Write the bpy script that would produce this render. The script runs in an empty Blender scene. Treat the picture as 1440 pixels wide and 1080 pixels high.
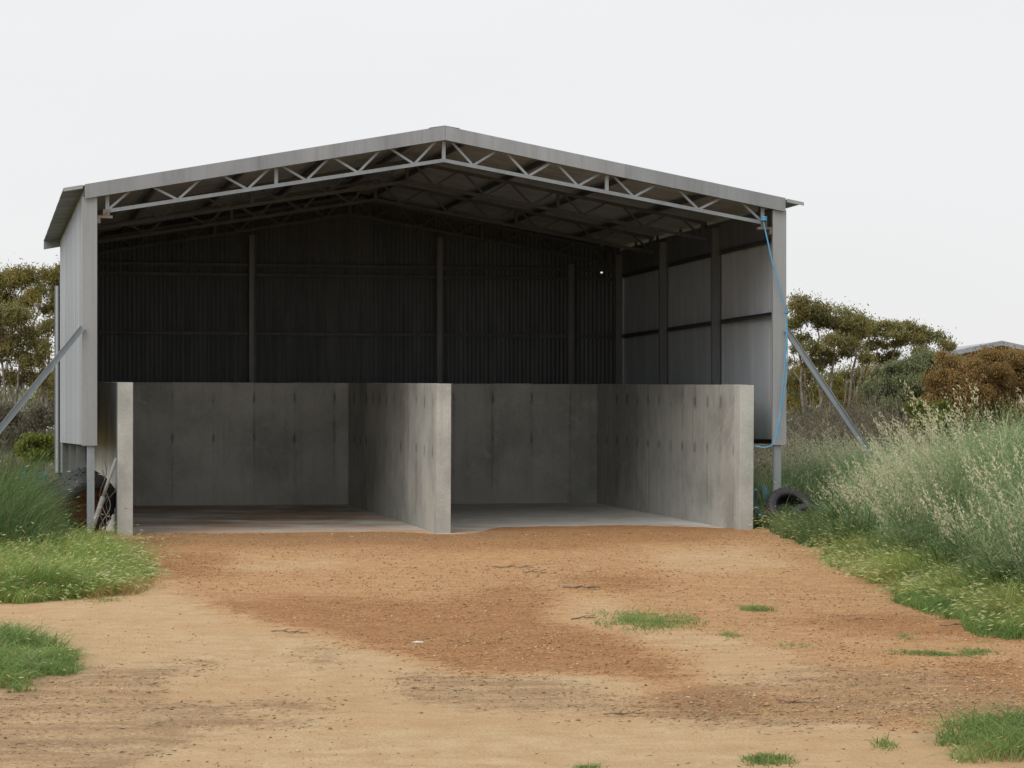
import bpy, math, random
import numpy as np
from math import radians, sin, cos, pi
from mathutils import Vector, Matrix

random.seed(7)
RNG = np.random.default_rng(11)
SC = bpy.context.scene
COL = SC.collection

# ------------------------------------------------------------------ camera, sky, sun, exposure
H_CAM = 1.414
F_PX = 3600.0
HOR = 608.2
cam_d = bpy.data.cameras.new('camera')
cam = bpy.data.objects.new('camera', cam_d)
COL.objects.link(cam)
cam.location = (0, 0, H_CAM)
cam.rotation_euler = (radians(90), 0, 0)
cam_d.sensor_width = 36.0
cam_d.lens = F_PX / 1440 * 36.0
cam_d.shift_y = (HOR - 540) / 1440
cam_d.clip_end = 6000
cam_d.clip_start = 0.1
SC.camera = cam

SUN_EL, SUN_AZ = radians(46), radians(222)      # azimuth clockwise from +Y: behind the camera to its left
world = bpy.data.worlds.new('World')
SC.world = world
world.use_nodes = True
wn, wl = world.node_tree.nodes, world.node_tree.links
wn.clear()
w_out = wn.new('ShaderNodeOutputWorld')
w_bg = wn.new('ShaderNodeBackground')
w_sky = wn.new('ShaderNodeTexSky')
w_sky.sky_type = 'NISHITA'
w_sky.sun_disc = False
w_sky.sun_elevation = SUN_EL
w_sky.sun_rotation = SUN_AZ
w_sky.air_density = 1.0
w_sky.dust_density = 2.0
w_mix = wn.new('ShaderNodeMix'); w_mix.data_type = 'RGBA'
w_tc = wn.new('ShaderNodeTexCoord')
w_map = wn.new('ShaderNodeMapping'); w_map.inputs['Scale'].default_value = (1, 1, 4)
w_no = wn.new('ShaderNodeTexNoise'); w_no.inputs['Scale'].default_value = 2.2; w_no.inputs['Detail'].default_value = 5
w_rmp = wn.new('ShaderNodeMapRange')
w_rmp.inputs['From Min'].default_value = 0.3; w_rmp.inputs['From Max'].default_value = 0.7
w_rmp.inputs['To Min'].default_value = 0.84; w_rmp.inputs['To Max'].default_value = 0.97
wl.new(w_tc.outputs['Generated'], w_map.inputs['Vector'])
wl.new(w_map.outputs['Vector'], w_no.inputs['Vector'])
wl.new(w_no.outputs['Fac'], w_rmp.inputs['Value'])
wl.new(w_rmp.outputs['Result'], w_mix.inputs['Factor'])
wl.new(w_sky.outputs['Color'], w_mix.inputs['A'])
w_mix.inputs['B'].default_value = (6.7, 6.7, 6.74, 1)      # pale overcast cloud deck
wl.new(w_mix.outputs['Result'], w_bg.inputs['Color'])
w_bg.inputs['Strength'].default_value = 0.1
wl.new(w_bg.outputs['Background'], w_out.inputs['Surface'])

sun_d = bpy.data.lights.new('sun', 'SUN')
sun_d.energy = 1.5
sun_d.angle = radians(50)
sun_d.color = (1.0, 0.97, 0.92)
sun = bpy.data.objects.new('sun', sun_d)
COL.objects.link(sun)
_d = Vector((sin(SUN_AZ) * cos(SUN_EL), cos(SUN_AZ) * cos(SUN_EL), sin(SUN_EL)))
sun.rotation_euler = _d.to_track_quat('Z', 'Y').to_euler()
sun.location = (0, 0, 40)

SC.view_settings.view_transform = 'Standard'
SC.view_settings.look = 'None'
SC.view_settings.exposure = 0.42
SC.view_settings.gamma = 1.0
SC.view_settings.use_curve_mapping = False
SC.cycles.max_bounces = 8
SC.cycles.diffuse_bounces = 5
SC.cycles.transparent_max_bounces = 8

# ------------------------------------------------------------------ the site frame
YAW, D0, X0, WID, DEP = 0.208, 34.88, -5.846, 10.0, 9.35
CY, SY = cos(YAW), sin(YAW)
EAVE, RISE = 4.75, 0.919
SLAB = 0.02                                      # the slab climbs 2 cm per metre to the back


def shed_xy(u, v):
    return X0 + CY * u - SY * v, D0 + SY * u + CY * v


def site(px, py, z=0.0):
    """ground spot seen at a picture position"""
    Y = (H_CAM - z) * F_PX / (py - HOR)
    return (px - 720) / F_PX * Y, Y


# ------------------------------------------------------------------ helpers
def tag(o, label=None, cat=None, group=None, kind=None):
    if label: o['label'] = label
    if cat: o['category'] = cat
    if group: o['group'] = group
    if kind: o['kind'] = kind
    return o


def empty(name, loc, rot=(0, 0, 0)):
    o = bpy.data.objects.new(name, None)
    o.empty_display_size = 0.2
    o.location = loc
    o.rotation_euler = rot
    COL.objects.link(o)
    return o


def link(name, me, parent=None, loc=None, rot=None):
    o = bpy.data.objects.new(name, me)
    COL.objects.link(o)
    if parent is not None:
        o.parent = parent
    if loc is not None: o.location = loc
    if rot is not None: o.rotation_euler = rot
    return o


class MB:
    """gathers boxes, bars and tubes; mesh() turns them into one mesh"""
    def __init__(self):
        self.v, self.f, self.sm = [], [], []

    def box(self, x0, x1, y0, y1, z0, z1):
        b = len(self.v)
        self.v += [(x0, y0, z0), (x1, y0, z0), (x1, y1, z0), (x0, y1, z0), (x0, y0, z1), (x1, y0, z1), (x1, y1, z1), (x0, y1, z1)]
        for q in ((0, 3, 2, 1), (4, 5, 6, 7), (0, 1, 5, 4), (1, 2, 6, 5), (2, 3, 7, 6), (3, 0, 4, 7)):
            self.f.append(tuple(b + i for i in q)); self.sm.append(False)
        return self

    def hexa(self, pts):
        b = len(self.v)
        self.v += [tuple(p) for p in pts]
        for q in ((0, 3, 2, 1), (4, 5, 6, 7), (0, 1, 5, 4), (1, 2, 6, 5), (2, 3, 7, 6), (3, 0, 4, 7)):
            self.f.append(tuple(b + i for i in q)); self.sm.append(False)
        return self

    def bar(self, a, b, w, h, up=(0, 0, 1)):
        """rectangular bar from a to b, w across, h along up"""
        a, b = Vector(a), Vector(b)
        d = (b - a).normalized()
        up = Vector(up)
        s = d.cross(up)
        if s.length < 1e-4: s = d.cross(Vector((0, 1, 0)))
        s.normalize(); n = s.cross(d)
        s *= w / 2; n *= h / 2
        return self.hexa([a - s - n, a + s - n, b + s - n, b - s - n, a - s + n, a + s + n, b + s + n, b - s + n])

    def angle(self, a, b, w, t=0.006, up=(0, 0, 1)):
        """L section bar from a to b"""
        a, b = Vector(a), Vector(b)
        d = (b - a).normalized(); up = Vector(up)
        s = d.cross(up).normalized(); n = s.cross(d)
        self.bar(a, b, t, w, up)
        o = s * (w / 2) - n * (w / 2 - t / 2)
        self.bar(a + o + s * (t * 0.5 + .0005), b + o + s * (t * 0.5 + .0005), w - t, t, up)
        return self

    def channel(self, a, b, w, h, t=0.005, face=(0, 1, 0)):
        """C section: web of height h across 'face', flanges of depth w running along face"""
        a, b = Vector(a), Vector(b)
        d = (b - a).normalized(); n = Vector(face).normalized()
        s = d.cross(n).normalized()
        def hx(p, q, hs, hn):
            S, N = s * hs / 2, n * hn / 2
            self.hexa([p - S - N, p + S - N, q + S - N, q - S - N, p - S + N, p + S + N, q + S + N, q - S + N])
        hx(a, b, h, t)
        for sg in (-1, 1):
            o = s * sg * (h / 2 - t / 2) + n * (w / 2 + t / 2 + .0005)
            hx(a + o, b + o, t, w)
        return self

    def tube(self, pts, r, n=6, cap=True):
        pts = [Vector(p) for p in pts]
        rs = r if isinstance(r, (list, tuple)) else [r] * len(pts)
        b0 = len(self.v)
        prev = None
        for i, p in enumerate(pts):
            d = (pts[min(i + 1, len(pts) - 1)] - pts[max(i - 1, 0)]).normalized()
            if prev is None:
                s = d.cross(Vector((0, 0, 1)))
                if s.length < 1e-3: s = d.cross(Vector((1, 0, 0)))
            else:
                s = prev - d * prev.dot(d)
            s.normalize(); prev = s
            t = d.cross(s)
            for k in range(n):
                a = 2 * pi * k / n
                self.v.append(tuple(p + (s * cos(a) + t * sin(a)) * rs[i]))
        for i in range(len(pts) - 1):
            for k in range(n):
                a, b = b0 + i * n + k, b0 + i * n + (k + 1) % n
                self.f.append((a, b, b + n, a + n)); self.sm.append(True)
        if cap:
            self.f.append(tuple(b0 + k for k in reversed(range(n)))); self.sm.append(False)
            e = b0 + (len(pts) - 1) * n
            self.f.append(tuple(e + k for k in range(n))); self.sm.append(False)
        return self

    def lathe(self, prof, seg=48, axis='y', shift=(0, 0, 0)):
        """prof: closed list of (radius, along)"""
        b0 = len(self.v); m = len(prof)
        for i in range(seg):
            a = 2 * pi * i / seg
            for (r, y) in prof:
                self.v.append((r * cos(a) + shift[0], y + shift[1], r * sin(a) + shift[2]))
        for i in range(seg):
            for j in range(m):
                a, b = b0 + i * m + j, b0 + i * m + (j + 1) % m
                c, d = b0 + ((i + 1) % seg) * m + (j + 1) % m, b0 + ((i + 1) % seg) * m + j
                self.f.append((a, b, c, d)); self.sm.append(True)
        return self

    def mesh(self, name, mat, bevel=0):
        me = bpy.data.meshes.new(name)
        me.from_pydata(self.v, [], self.f)
        me.polygons.foreach_set('use_smooth', self.sm)
        if bevel:
            import bmesh
            bm = bmesh.new(); bm.from_mesh(me)
            bmesh.ops.bevel(bm, geom=bm.edges[:], offset=bevel, segments=1, affect='EDGES')
            bm.to_mesh(me); bm.free()
        me.materials.append(mat)
        me.update()
        return me

    def build(self, name, mat, parent=None, loc=None, rot=None, bevel=0):
        return link(name, self.mesh(name, mat, bevel), parent, loc, rot)


def quads_mesh(name, V, Q, mats, midx=None, tint=None, smooth=False):
    me = bpy.data.meshes.new(name)
    V = np.asarray(V, np.float32).reshape(-1, 3); Q = np.asarray(Q, np.int32).reshape(-1, 4)
    n = len(Q)
    me.vertices.add(len(V)); me.vertices.foreach_set('co', V.ravel())
    me.loops.add(n * 4); me.loops.foreach_set('vertex_index', Q.ravel())
    me.polygons.add(n)
    me.polygons.foreach_set('loop_start', np.arange(0, n * 4, 4, dtype=np.int32))
    me.polygons.foreach_set('loop_total', np.full(n, 4, np.int32))
    if midx is not None: me.polygons.foreach_set('material_index', np.asarray(midx, np.int32))
    if smooth: me.polygons.foreach_set('use_smooth', np.ones(n, bool))
    for m in mats: me.materials.append(m)
    if tint is not None:
        a = me.attributes.new('tint', 'FLOAT', 'POINT'); a.data.foreach_set('value', np.asarray(tint, np.float32))
    me.update(calc_edges=True)
    return me


def vnoise(x, y, seed=0):
    xi = np.floor(x).astype(np.int64); yi = np.floor(y).astype(np.int64)
    fx = x - xi; fy = y - yi
    fx = fx * fx * (3 - 2 * fx); fy = fy * fy * (3 - 2 * fy)
    def h(a, b):
        n = (a * 374761393 + b * 668265263 + seed * 982451653) & 0x7fffffff
        n = ((n ^ (n >> 13)) * 1274126177) & 0x7fffffff
        return ((n ^ (n >> 16)) & 0xffff) / 65535.0
    return (h(xi, yi) * (1 - fx) + h(xi + 1, yi) * fx) * (1 - fy) + (h(xi, yi + 1) * (1 - fx) + h(xi + 1, yi + 1) * fx) * fy


def fbm(x, y, seed=0, oct=4):
    s = 0; a = 0.5; t = 0
    for o in range(oct):
        s = s + a * vnoise(x * 2 ** o, y * 2 ** o, seed + o * 17); t += a; a *= 0.5
    return s / t


def in_poly(px, py, poly):
    ins = np.zeros(np.shape(px), bool)
    n = len(poly)
    for i in range(n):
        x1, y1 = poly[i]; x2, y2 = poly[(i + 1) % n]
        c = ((y1 > py) != (y2 > py))
        with np.errstate(divide='ignore', invalid='ignore'):
            ins ^= c & (px < (x2 - x1) * (py - y1) / (y2 - y1 + 1e-12) + x1)
    return ins


def sstep(a, b, x):
    t = np.clip((x - a) / (b - a), 0, 1)
    return t * t * (3 - 2 * t)


# ------------------------------------------------------------------ materials
class NT:
    def __init__(self, name):
        self.m = bpy.data.materials.new(name); self.m.use_nodes = True
        self.n, self.l = self.m.node_tree.nodes, self.m.node_tree.links
        self.n.clear()
        self.out = self.n.new('ShaderNodeOutputMaterial')
        self.bsdf = self.n.new('ShaderNodeBsdfPrincipled')
        self.l.new(self.bsdf.outputs[0], self.out.inputs[0])

    def new(self, t, **kw):
        nd = self.n.new(t)
        for k, v in kw.items(): setattr(nd, k, v)
        return nd

    def put(self, sock, v):
        if isinstance(v, bpy.types.NodeSocket): self.l.new(v, sock)
        elif isinstance(v, (tuple, list)) and sock.type == 'RGBA' and len(v) == 3: sock.default_value = (*v, 1)
        else: sock.default_value = v

    def coords(self, kind='Object', scale=(1, 1, 1)):
        tc = self.new('ShaderNodeTexCoord'); mp = self.new('ShaderNodeMapping')
        self.l.new(tc.outputs[kind], mp.inputs[0]); mp.inputs['Scale'].default_value = scale
        return mp.outputs[0]

    def pos(self, scale=(1, 1, 1)):
        g = self.new('ShaderNodeNewGeometry'); mp = self.new('ShaderNodeMapping')
        self.l.new(g.outputs['Position'], mp.inputs[0]); mp.inputs['Scale'].default_value = scale
        return mp.outputs[0]

    def noise(self, vec, scale, detail=4, rough=0.55, dist=0):
        t = self.new('ShaderNodeTexNoise')
        self.l.new(vec, t.inputs['Vector']); t.inputs['Scale'].default_value = scale
        t.inputs['Detail'].default_value = detail; t.inputs['Roughness'].default_value = rough; t.inputs['Distortion'].default_value = dist
        return t.outputs['Fac']

    def rng(self, v, a, b, c=0.0, d=1.0):
        t = self.new('ShaderNodeMapRange'); t.interpolation_type = 'SMOOTHSTEP' if (c, d) == (0.0, 1.0) else 'LINEAR'
        self.put(t.inputs['Value'], v)
        for k, x in zip(('From Min', 'From Max', 'To Min', 'To Max'), (a, b, c, d)): t.inputs[k].default_value = x
        return t.outputs['Result']

    def mix(self, f, a, b, mode='MIX'):
        t = self.new('ShaderNodeMix', data_type='RGBA', blend_type=mode)
        self.put(t.inputs['Factor'], f); self.put(t.inputs['A'], a); self.put(t.inputs['B'], b)
        return t.outputs['Result']

    def math(self, op, a, b=0.0, c=0.0):
        t = self.new('ShaderNodeMath', operation=op)
        self.put(t.inputs[0], a); self.put(t.inputs[1], b); self.put(t.inputs[2], c)
        return t.outputs[0]

    def rand(self):
        return self.new('ShaderNodeObjectInfo').outputs['Random']

    def attr(self, name):
        return self.new('ShaderNodeAttribute', attribute_name=name)

    def bump(self, h, strength=0.3, dist=0.01):
        b = self.new('ShaderNodeBump'); b.inputs['Strength'].default_value = strength; b.inputs['Distance'].default_value = dist
        self.put(b.inputs['Height'], h); self.l.new(b.outputs[0], self.bsdf.inputs['Normal'])

    def set(self, **kw):
        for k, v in kw.items(): self.put(self.bsdf.inputs[k.replace('_', ' ')], v)
        return self.m


def mat_metal(name, col, col2, rough=0.45, metal=0.5, streak=0.5, rust=0.0, grime=0.0):
    t = NT(name)
    p = t.coords('Object')
    n1 = t.noise(t.coords('Object', (1, 1, .25)), 1.7, 5)
    n2 = t.noise(t.coords('Object', (14, 14, .5)), 1.0, 4)
    n3 = t.noise(p, 60, 2)
    c = t.mix(t.rng(n1, .35, .68), col, col2)
    c = t.mix(t.math('MULTIPLY', t.rng(n2, .45, .75), streak), c, tuple(x * .62 for x in col2))
    c = t.mix(t.math('MULTIPLY', t.rng(n3, .45, .7), .16), c, tuple(min(1, x * 1.35) for x in col))
    r = t.rand()
    c = t.mix(1.0, c, t.mix(r, (.86, .86, .87), (1.08, 1.07, 1.05)), 'MULTIPLY')
    if grime:
        c = t.mix(t.math('MULTIPLY', t.rng(t.noise(p, 2.6, 6, .65), .42, .62), grime), c, (.075, .068, .055))
    if rust:
        c = t.mix(t.math('MULTIPLY', t.rng(t.noise(p, 7, 5), .5, .66), rust), c, (.14, .06, .028))
    t.set(Base_Color=c, Metallic=metal, Roughness=t.rng(n2, .3, .8, rough - .07, rough + .12))
    t.bump(n3, .06, .002)
    return t.m


def mat_plain(name, col, var=0.25, scale=20, rough=0.7, bump=0.2, metal=0.0, spec=0.5):
    t = NT(name)
    p = t.coords('Object')
    n = t.noise(p, scale, 5); n2 = t.noise(p, scale * .13, 3)
    c = t.mix(t.rng(n, .3, .7), tuple(x * (1 - var) for x in col), tuple(min(1, x * (1 + var)) for x in col))
    c = t.mix(t.math('MULTIPLY', t.rng(n2, .4, .7), .4), c, tuple(x * .7 for x in col))
    t.set(Base_Color=c, Roughness=rough, Metallic=metal, Specular_IOR_Level=spec)
    t.bump(n, bump, .004)
    return t.m


M = {}
M['sheet'] = mat_metal('corrugated_galvanised', (.40, .43, .46), (.32, .35, .375), .5, .3, .3, .03)
M['sheet_shaded'] = mat_metal('corrugated_shaded', (.088, .10, .108), (.060, .070, .076), .6, .2, .55, .05, .2)  # rear wall: darker copy of the sheet, gloom at the back put into its colour
M['roof'] = mat_metal('roof_sheet', (.36, .385, .405), (.30, .32, .335), .55, .2, .35, .12, .3)
M['flash'] = mat_metal('flashing', (.39, .405, .415), (.33, .34, .345), .48, .35, .3, .03)
M['barge'] = mat_metal('barge_metal', (.35, .365, .38), (.28, .29, .30), .42, .45, .3, .04)
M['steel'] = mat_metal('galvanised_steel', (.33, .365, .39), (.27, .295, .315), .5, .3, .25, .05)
M['steel_in'] = mat_metal('galvanised_steel_shaded', (.085, .094, .10), (.065, .072, .076), .55, .25, .3, .1, .25)  # inside framing: darker copy of the steel, interior shade in its colour
M['post_in'] = mat_metal('galvanised_post', (.165, .178, .185), (.13, .14, .145), .55, .25, .3, .08, .2)  # inside posts: mid-dark copy of the steel, indoor shade in the base colour
M['cleat'] = mat_metal('rusty_cleat', (.17, .14, .12), (.2, .18, .165), .7, .2, .3, .45)
M['rubber'] = mat_plain('tyre_rubber', (.022, .022, .024), .35, 30, .62, .3)
M['rust'] = mat_plain('rusty_rim', (.19, .075, .03), .5, 18, .85, .5)
M['rope'] = mat_plain('blue_rope', (.11, .33, .52), .25, 90, .75, .4)
M['bark'] = mat_plain('pale_bark', (.20, .172, .15), .4, 6, .9, .6)
M['bark_dark'] = mat_plain('dark_bark', (.09, .075, .065), .4, 6, .9, .6)
M['twig'] = mat_plain('twig_wood', (.24, .17, .115), .4, 30, .9, .5)
M['poly'] = mat_plain('blue_plastic', (.07, .19, .28), .4, 12, .5, .2)


def mat_concrete(e0=.335, e1=.37):
    t = NT('concrete')
    p = t.pos(); o = t.coords('Object')
    n1 = t.noise(p, .9, 6, .6); n2 = t.noise(t.pos((6, 6, .45)), 1.0, 5, .6); n3 = t.noise(p, 34, 4, .7); n4 = t.noise(p, 5.5, 6, .65, .4)
    c = t.mix(t.rng(n1, .36, .62), (.375, .376, .348), (.525, .525, .49))
    c = t.mix(t.math('MULTIPLY', t.rng(n2, .47, .74), .38), c, (.24, .24, .22))
    c = t.mix(t.math('MULTIPLY', t.rng(n4, .50, .72), .5), c, (.56, .555, .525))
    c = t.mix(t.math('MULTIPLY', t.rng(n3, .35, .75), .22), c, (.14, .135, .12))
    c = t.mix(1.0, c, t.mix(t.rand(), (.9, .9, .89), (1.07, 1.07, 1.06)), 'MULTIPLY')
    # stains below the form ties, at the two ends of every panel
    sx = t.new('ShaderNodeSeparateXYZ'); t.l.new(o, sx.inputs[0])
    ax = t.math('ABSOLUTE', sx.outputs['X'])
    edge = t.rng(t.math('ADD', ax, t.math('MULTIPLY', t.noise(p, 9, 4), .05)), e0, e1)
    z = sx.outputs['Z']
    low = t.rng(t.math('ABSOLUTE', t.math('SUBTRACT', z, 1.14)), .13, .02)
    hi = t.rng(t.math('ABSOLUTE', t.math('SUBTRACT', z, 1.84)), .15, .03)
    st = t.math('MULTIPLY', t.math('MULTIPLY', edge, t.math('MAXIMUM', low, hi)), t.rng(t.noise(p, 1.6, 3), .3, .62))
    long = t.math('MULTIPLY', t.math('MULTIPLY', edge, .5), t.rng(t.noise(t.pos((1, 1, .35)), 2.6, 4), .46, .66))
    c = t.mix(t.math('MULTIPLY', t.math('MAXIMUM', st, long), .62), c, (.055, .052, .045))
    # splash and lime along the foot
    foot = t.math('MULTIPLY', t.rng(t.math('SUBTRACT', z, t.math('MULTIPLY', n4, .55)), .12, -.12), t.rng(n1, .35, .6))
    c = t.mix(t.math('MULTIPLY', foot, .55), c, (.42, .415, .385))
    # scrapes by the loader bucket
    wv = t.new('ShaderNodeTexWave', wave_type='BANDS', bands_direction='DIAGONAL')
    t.l.new(t.coords('Object', (1, .6, 1)), wv.inputs[0]); wv.inputs['Scale'].default_value = 1.3; wv.inputs['Distortion'].default_value = 9; wv.inputs['Detail'].default_value = 3
    scr = t.math('MULTIPLY', t.rng(wv.outputs['Fac'], .93, .99), t.rng(t.noise(p, 1.5, 3), .5, .62))
    c = t.mix(t.math('MULTIPLY', scr, .6), c, (.5, .49, .46))
    t.set(Base_Color=c, Roughness=.92, Specular_IOR_Level=.3)
    t.bump(t.math('ADD', n3, t.math('MULTIPLY', n4, .6)), .35, .006)
    return t.m


M['concrete'] = mat_concrete()
M['concrete_side'] = mat_concrete(.27, .345)


def mat_floor():
    t = NT('concrete_floor')
    p = t.pos()
    n1 = t.noise(t.pos((.6, .9, 1)), 1.1, 6, .65, .6); n2 = t.noise(p, 3.3, 6, .65); n3 = t.noise(p, 50, 3); n4 = t.noise(t.pos((.6, 1.0, 1)), 1.3, 6, .65)
    c = t.mix(t.rng(n2, .3, .7), (.47, .475, .445), (.62, .625, .60))
    sx = t.new('ShaderNodeSeparateXYZ'); t.l.new(t.coords('Object'), sx.inputs[0])
    left = t.rng(sx.outputs['X'], 5.6, 4.2)                     # the left bay is stained with spilt red gravel
    dirt = t.math('MULTIPLY', t.rng(n1, .42, .54), t.math('ADD', .2, t.math('MULTIPLY', left, .55)))
    c = t.mix(dirt, c, (.42, .245, .13))
    c = t.mix(t.math('MULTIPLY', t.rng(n4, .5, .62), t.math('MULTIPLY', left, .55)), c, (.17, .115, .075))
    c = t.mix(t.math('MULTIPLY', t.rng(n3, .4, .7), .2), c, (.2, .17, .13))
    y = sx.outputs['Y']
    white = t.math('MULTIPLY', t.rng(t.math('ADD', y, t.math('MULTIPLY', n2, 2.2)), 3.6, 1.4), t.rng(n1, .38, .6))
    mid = t.rng(t.math('ABSOLUTE', t.math('SUBTRACT', sx.outputs['X'], 5.25)), 1.6, .2)
    right = t.rng(sx.outputs['X'], 8.2, 9.3)
    lime = t.math('MULTIPLY', t.math('MAXIMUM', t.math('MULTIPLY', mid, t.rng(y, 3.0, 1.0)), right), t.rng(n4, .34, .5))
    c = t.mix(t.math('MULTIPLY', t.math('MAXIMUM', white, lime), .75), c, (.70, .705, .67))
    dust = t.rng(t.math('ADD', y, t.math('MULTIPLY', n4, 4.2)), 4.2, 2.2)
    c = t.mix(t.math('MULTIPLY', dust, t.math('ADD', .5, t.math('MULTIPLY', t.rng(n3, .35, .65), .45))), c, (.48, .27, .13))
    t.set(Base_Color=c, Roughness=.85, Specular_IOR_Level=.35)
    t.bump(t.math('ADD', n2, n3), .3, .006)
    return t.m


M['floor'] = mat_floor()


def mat_ground():
    t = NT('sandy_ground')
    p = t.pos()
    a = t.attr('mask'); sp = t.new('ShaderNodeSeparateColor'); t.l.new(a.outputs['Color'], sp.inputs[0])
    grav, lit, weed = sp.outputs[0], sp.outputs[1], sp.outputs[2]
    nL = t.noise(t.pos((.35, .5, 1)), 1.0, 5, .6); nM = t.noise(p, 4.5, 6, .65); nF = t.noise(p, 38, 5, .75); nG = t.noise(p, 120, 3, .7)
    nS = t.noise(t.pos((.8, 2.2, 1)), 2.0, 6, .7, .5)
    vo = t.new('ShaderNodeTexVoronoi'); t.l.new(p, vo.inputs['Vector']); vo.inputs['Scale'].default_value = 46; vo.inputs['Randomness'].default_value = 1
    vr = t.new('ShaderNodeSeparateColor'); t.l.new(vo.outputs['Color'], vr.inputs[0])
    sand = t.mix(t.rng(nM, .3, .72), (.63, .43, .235), (.75, .555, .335))
    sand = t.mix(t.math('MULTIPLY', t.rng(nL, .42, .68), .55), sand, (.63, .395, .205))
    sand = t.mix(t.math('MULTIPLY', t.rng(nS, .45, .7), .45), sand, (.58, .37, .195))
    sand = t.mix(t.math('MULTIPLY', t.rng(nF, .52, .72), .4), sand, (.36, .21, .10))
    tan = t.mix(t.rng(nM, .3, .7), (.58, .325, .15), (.69, .44, .23))
    tan = t.mix(t.math('MULTIPLY', t.rng(nF, .46, .66), .55), tan, (.34, .16, .068))
    tan = t.mix(t.math('MULTIPLY', t.rng(nG, .52, .68), .5), tan, (.64, .45, .26))
    red = t.mix(t.rng(nM, .3, .7), (.43, .21, .085), (.56, .30, .125))
    red = t.mix(t.math('MULTIPLY', t.rng(nF, .44, .64), .6), red, (.25, .10, .042))
    red = t.mix(t.math('MULTIPLY', t.rng(vr.outputs[1], .75, .95), .6), red, (.58, .38, .2))
    red = t.mix(t.math('MULTIPLY', t.rng(vr.outputs[0], .75, .95), .6), red, (.18, .085, .045))
    e0 = t.math('ADD', grav, t.math('ADD', t.math('MULTIPLY', t.math('SUBTRACT', nS, .5), .75), t.math('MULTIPLY', t.math('SUBTRACT', nF, .5), .9)))
    c = t.mix(t.rng(e0, .12, .5), sand, tan)
    c = t.mix(t.rng(e0, .48, .95), c, red)
    lt = t.math('MULTIPLY', t.rng(t.math('ADD', t.math('MULTIPLY', lit, .8), t.math('ADD', t.math('MULTIPLY', t.math('SUBTRACT', nS, .5), 1.9), t.math('MULTIPLY', t.math('SUBTRACT', nF, .5), 2.2))), .36, 1.05), .8)
    c = t.mix(t.math('MULTIPLY', lt, t.rng(lit, .02, .35)), c, t.mix(t.rng(nG, .35, .65), (.27, .165, .09), (.47, .32, .185)))
    c = t.mix(t.math('MULTIPLY', weed, .85), c, t.mix(t.rng(nM, .35, .65), (.13, .10, .05), (.16, .17, .06)))
    c = t.mix(t.math('MULTIPLY', t.rng(nG, .5, .66), .3), c, (.28, .16, .08))
    t.set(Base_Color=c, Roughness=.97, Specular_IOR_Level=.15)
    t.bump(t.math('ADD', t.math('ADD', nF, nG), t.math('MULTIPLY', vo.outputs['Distance'], .6)), .9, .02)
    return t.m


M['ground'] = mat_ground()


def mat_leaf(name, cols, rough=.6, trans=.3):
    t = NT(name)
    a = t.attr('tint').outputs['Fac']
    r = t.new('ShaderNodeValToRGB'); t.l.new(a, r.inputs[0])
    el = r.color_ramp.elements
    while len(el) < len(cols): el.new(0.5)
    for i, c in enumerate(cols):
        el[i].position = i / (len(cols) - 1); el[i].color = (*c, 1)
    c = t.mix(t.rng(t.noise(t.pos(), .9, 3), .3, .7), r.outputs[0], t.mix(1.0, r.outputs[0], (.72, .78, .74), 'MULTIPLY'))
    t.set(Base_Color=c, Roughness=rough, Specular_IOR_Level=.25)
    if trans:
        tr = t.new('ShaderNodeBsdfTranslucent'); t.l.new(c, tr.inputs['Color'])
        ms = t.new('ShaderNodeMixShader'); ms.inputs[0].default_value = trans
        t.l.new(t.bsdf.outputs[0], ms.inputs[1]); t.l.new(tr.outputs[0], ms.inputs[2]); t.l.new(ms.outputs[0], t.out.inputs[0])
    return t.m


M['gum_leaf'] = mat_leaf('gum_leaves', [(.13, .135, .05), (.21, .20, .075), (.30, .26, .095), (.33, .25, .12)])
M['gum_leaf_gold'] = mat_leaf('gum_leaves_gold', [(.13, .13, .04), (.21, .19, .055), (.29, .235, .065), (.31, .20, .08)])
M['bush_green'] = mat_leaf('bush_leaves_green', [(.15, .165, .085), (.23, .25, .125), (.31, .32, .16)])
M['bush_brown'] = mat_leaf('bush_leaves_brown', [(.18, .125, .05), (.30, .185, .07), (.40, .25, .09), (.34, .28, .12)])
M['bush_lime'] = mat_leaf('bush_leaves_lime', [(.13, .16, .03), (.2, .22, .04), (.26, .27, .06)])
M['scrub'] = mat_leaf('scrub_leaves', [(.12, .115, .08), (.17, .155, .105), (.22, .18, .135), (.15, .165, .09)])
M['oat'] = mat_leaf('wild_oat_blades', [(.14, .235, .085), (.245, .35, .155), (.37, .46, .25), (.50, .57, .36)], .6, .35)
M['oat_head'] = mat_leaf('wild_oat_heads', [(.25, .34, .16), (.38, .44, .24), (.55, .56, .36)], .7, .35)
M['barley'] = mat_leaf('barley_blades', [(.15, .25, .05), (.26, .38, .085), (.37, .47, .13), (.50, .50, .20)], .6, .35)
M['barley_head'] = mat_leaf('barley_heads', [(.42, .50, .19), (.54, .58, .27), (.66, .60, .33)], .7, .35)
M['grass_dark'] = mat_leaf('rank_grass_blades', [(.06, .115, .04), (.13, .205, .07), (.27, .35, .15)], .6, .35)
M['turf'] = mat_leaf('short_grass_blades', [(.10, .185, .05), (.18, .285, .075), (.29, .39, .13)], .6, .35)
M['plume'] = mat_leaf('oat_plumes', [(.52, .50, .32), (.66, .62, .43), (.74, .70, .52)], .7, .35)
M['dry'] = mat_leaf('dry_grass_blades', [(.36, .25, .09), (.46, .33, .13), (.28, .24, .08)], .7, .3)
M['pebble'] = mat_leaf('gravel_stones', [(.26, .12, .06), (.40, .20, .09), (.52, .31, .15), (.64, .48, .31)], .85, 0)
M['litter'] = mat_leaf('dead_stalks', [(.20, .14, .09), (.32, .23, .14), (.52, .41, .28)], .85, 0)

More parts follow.
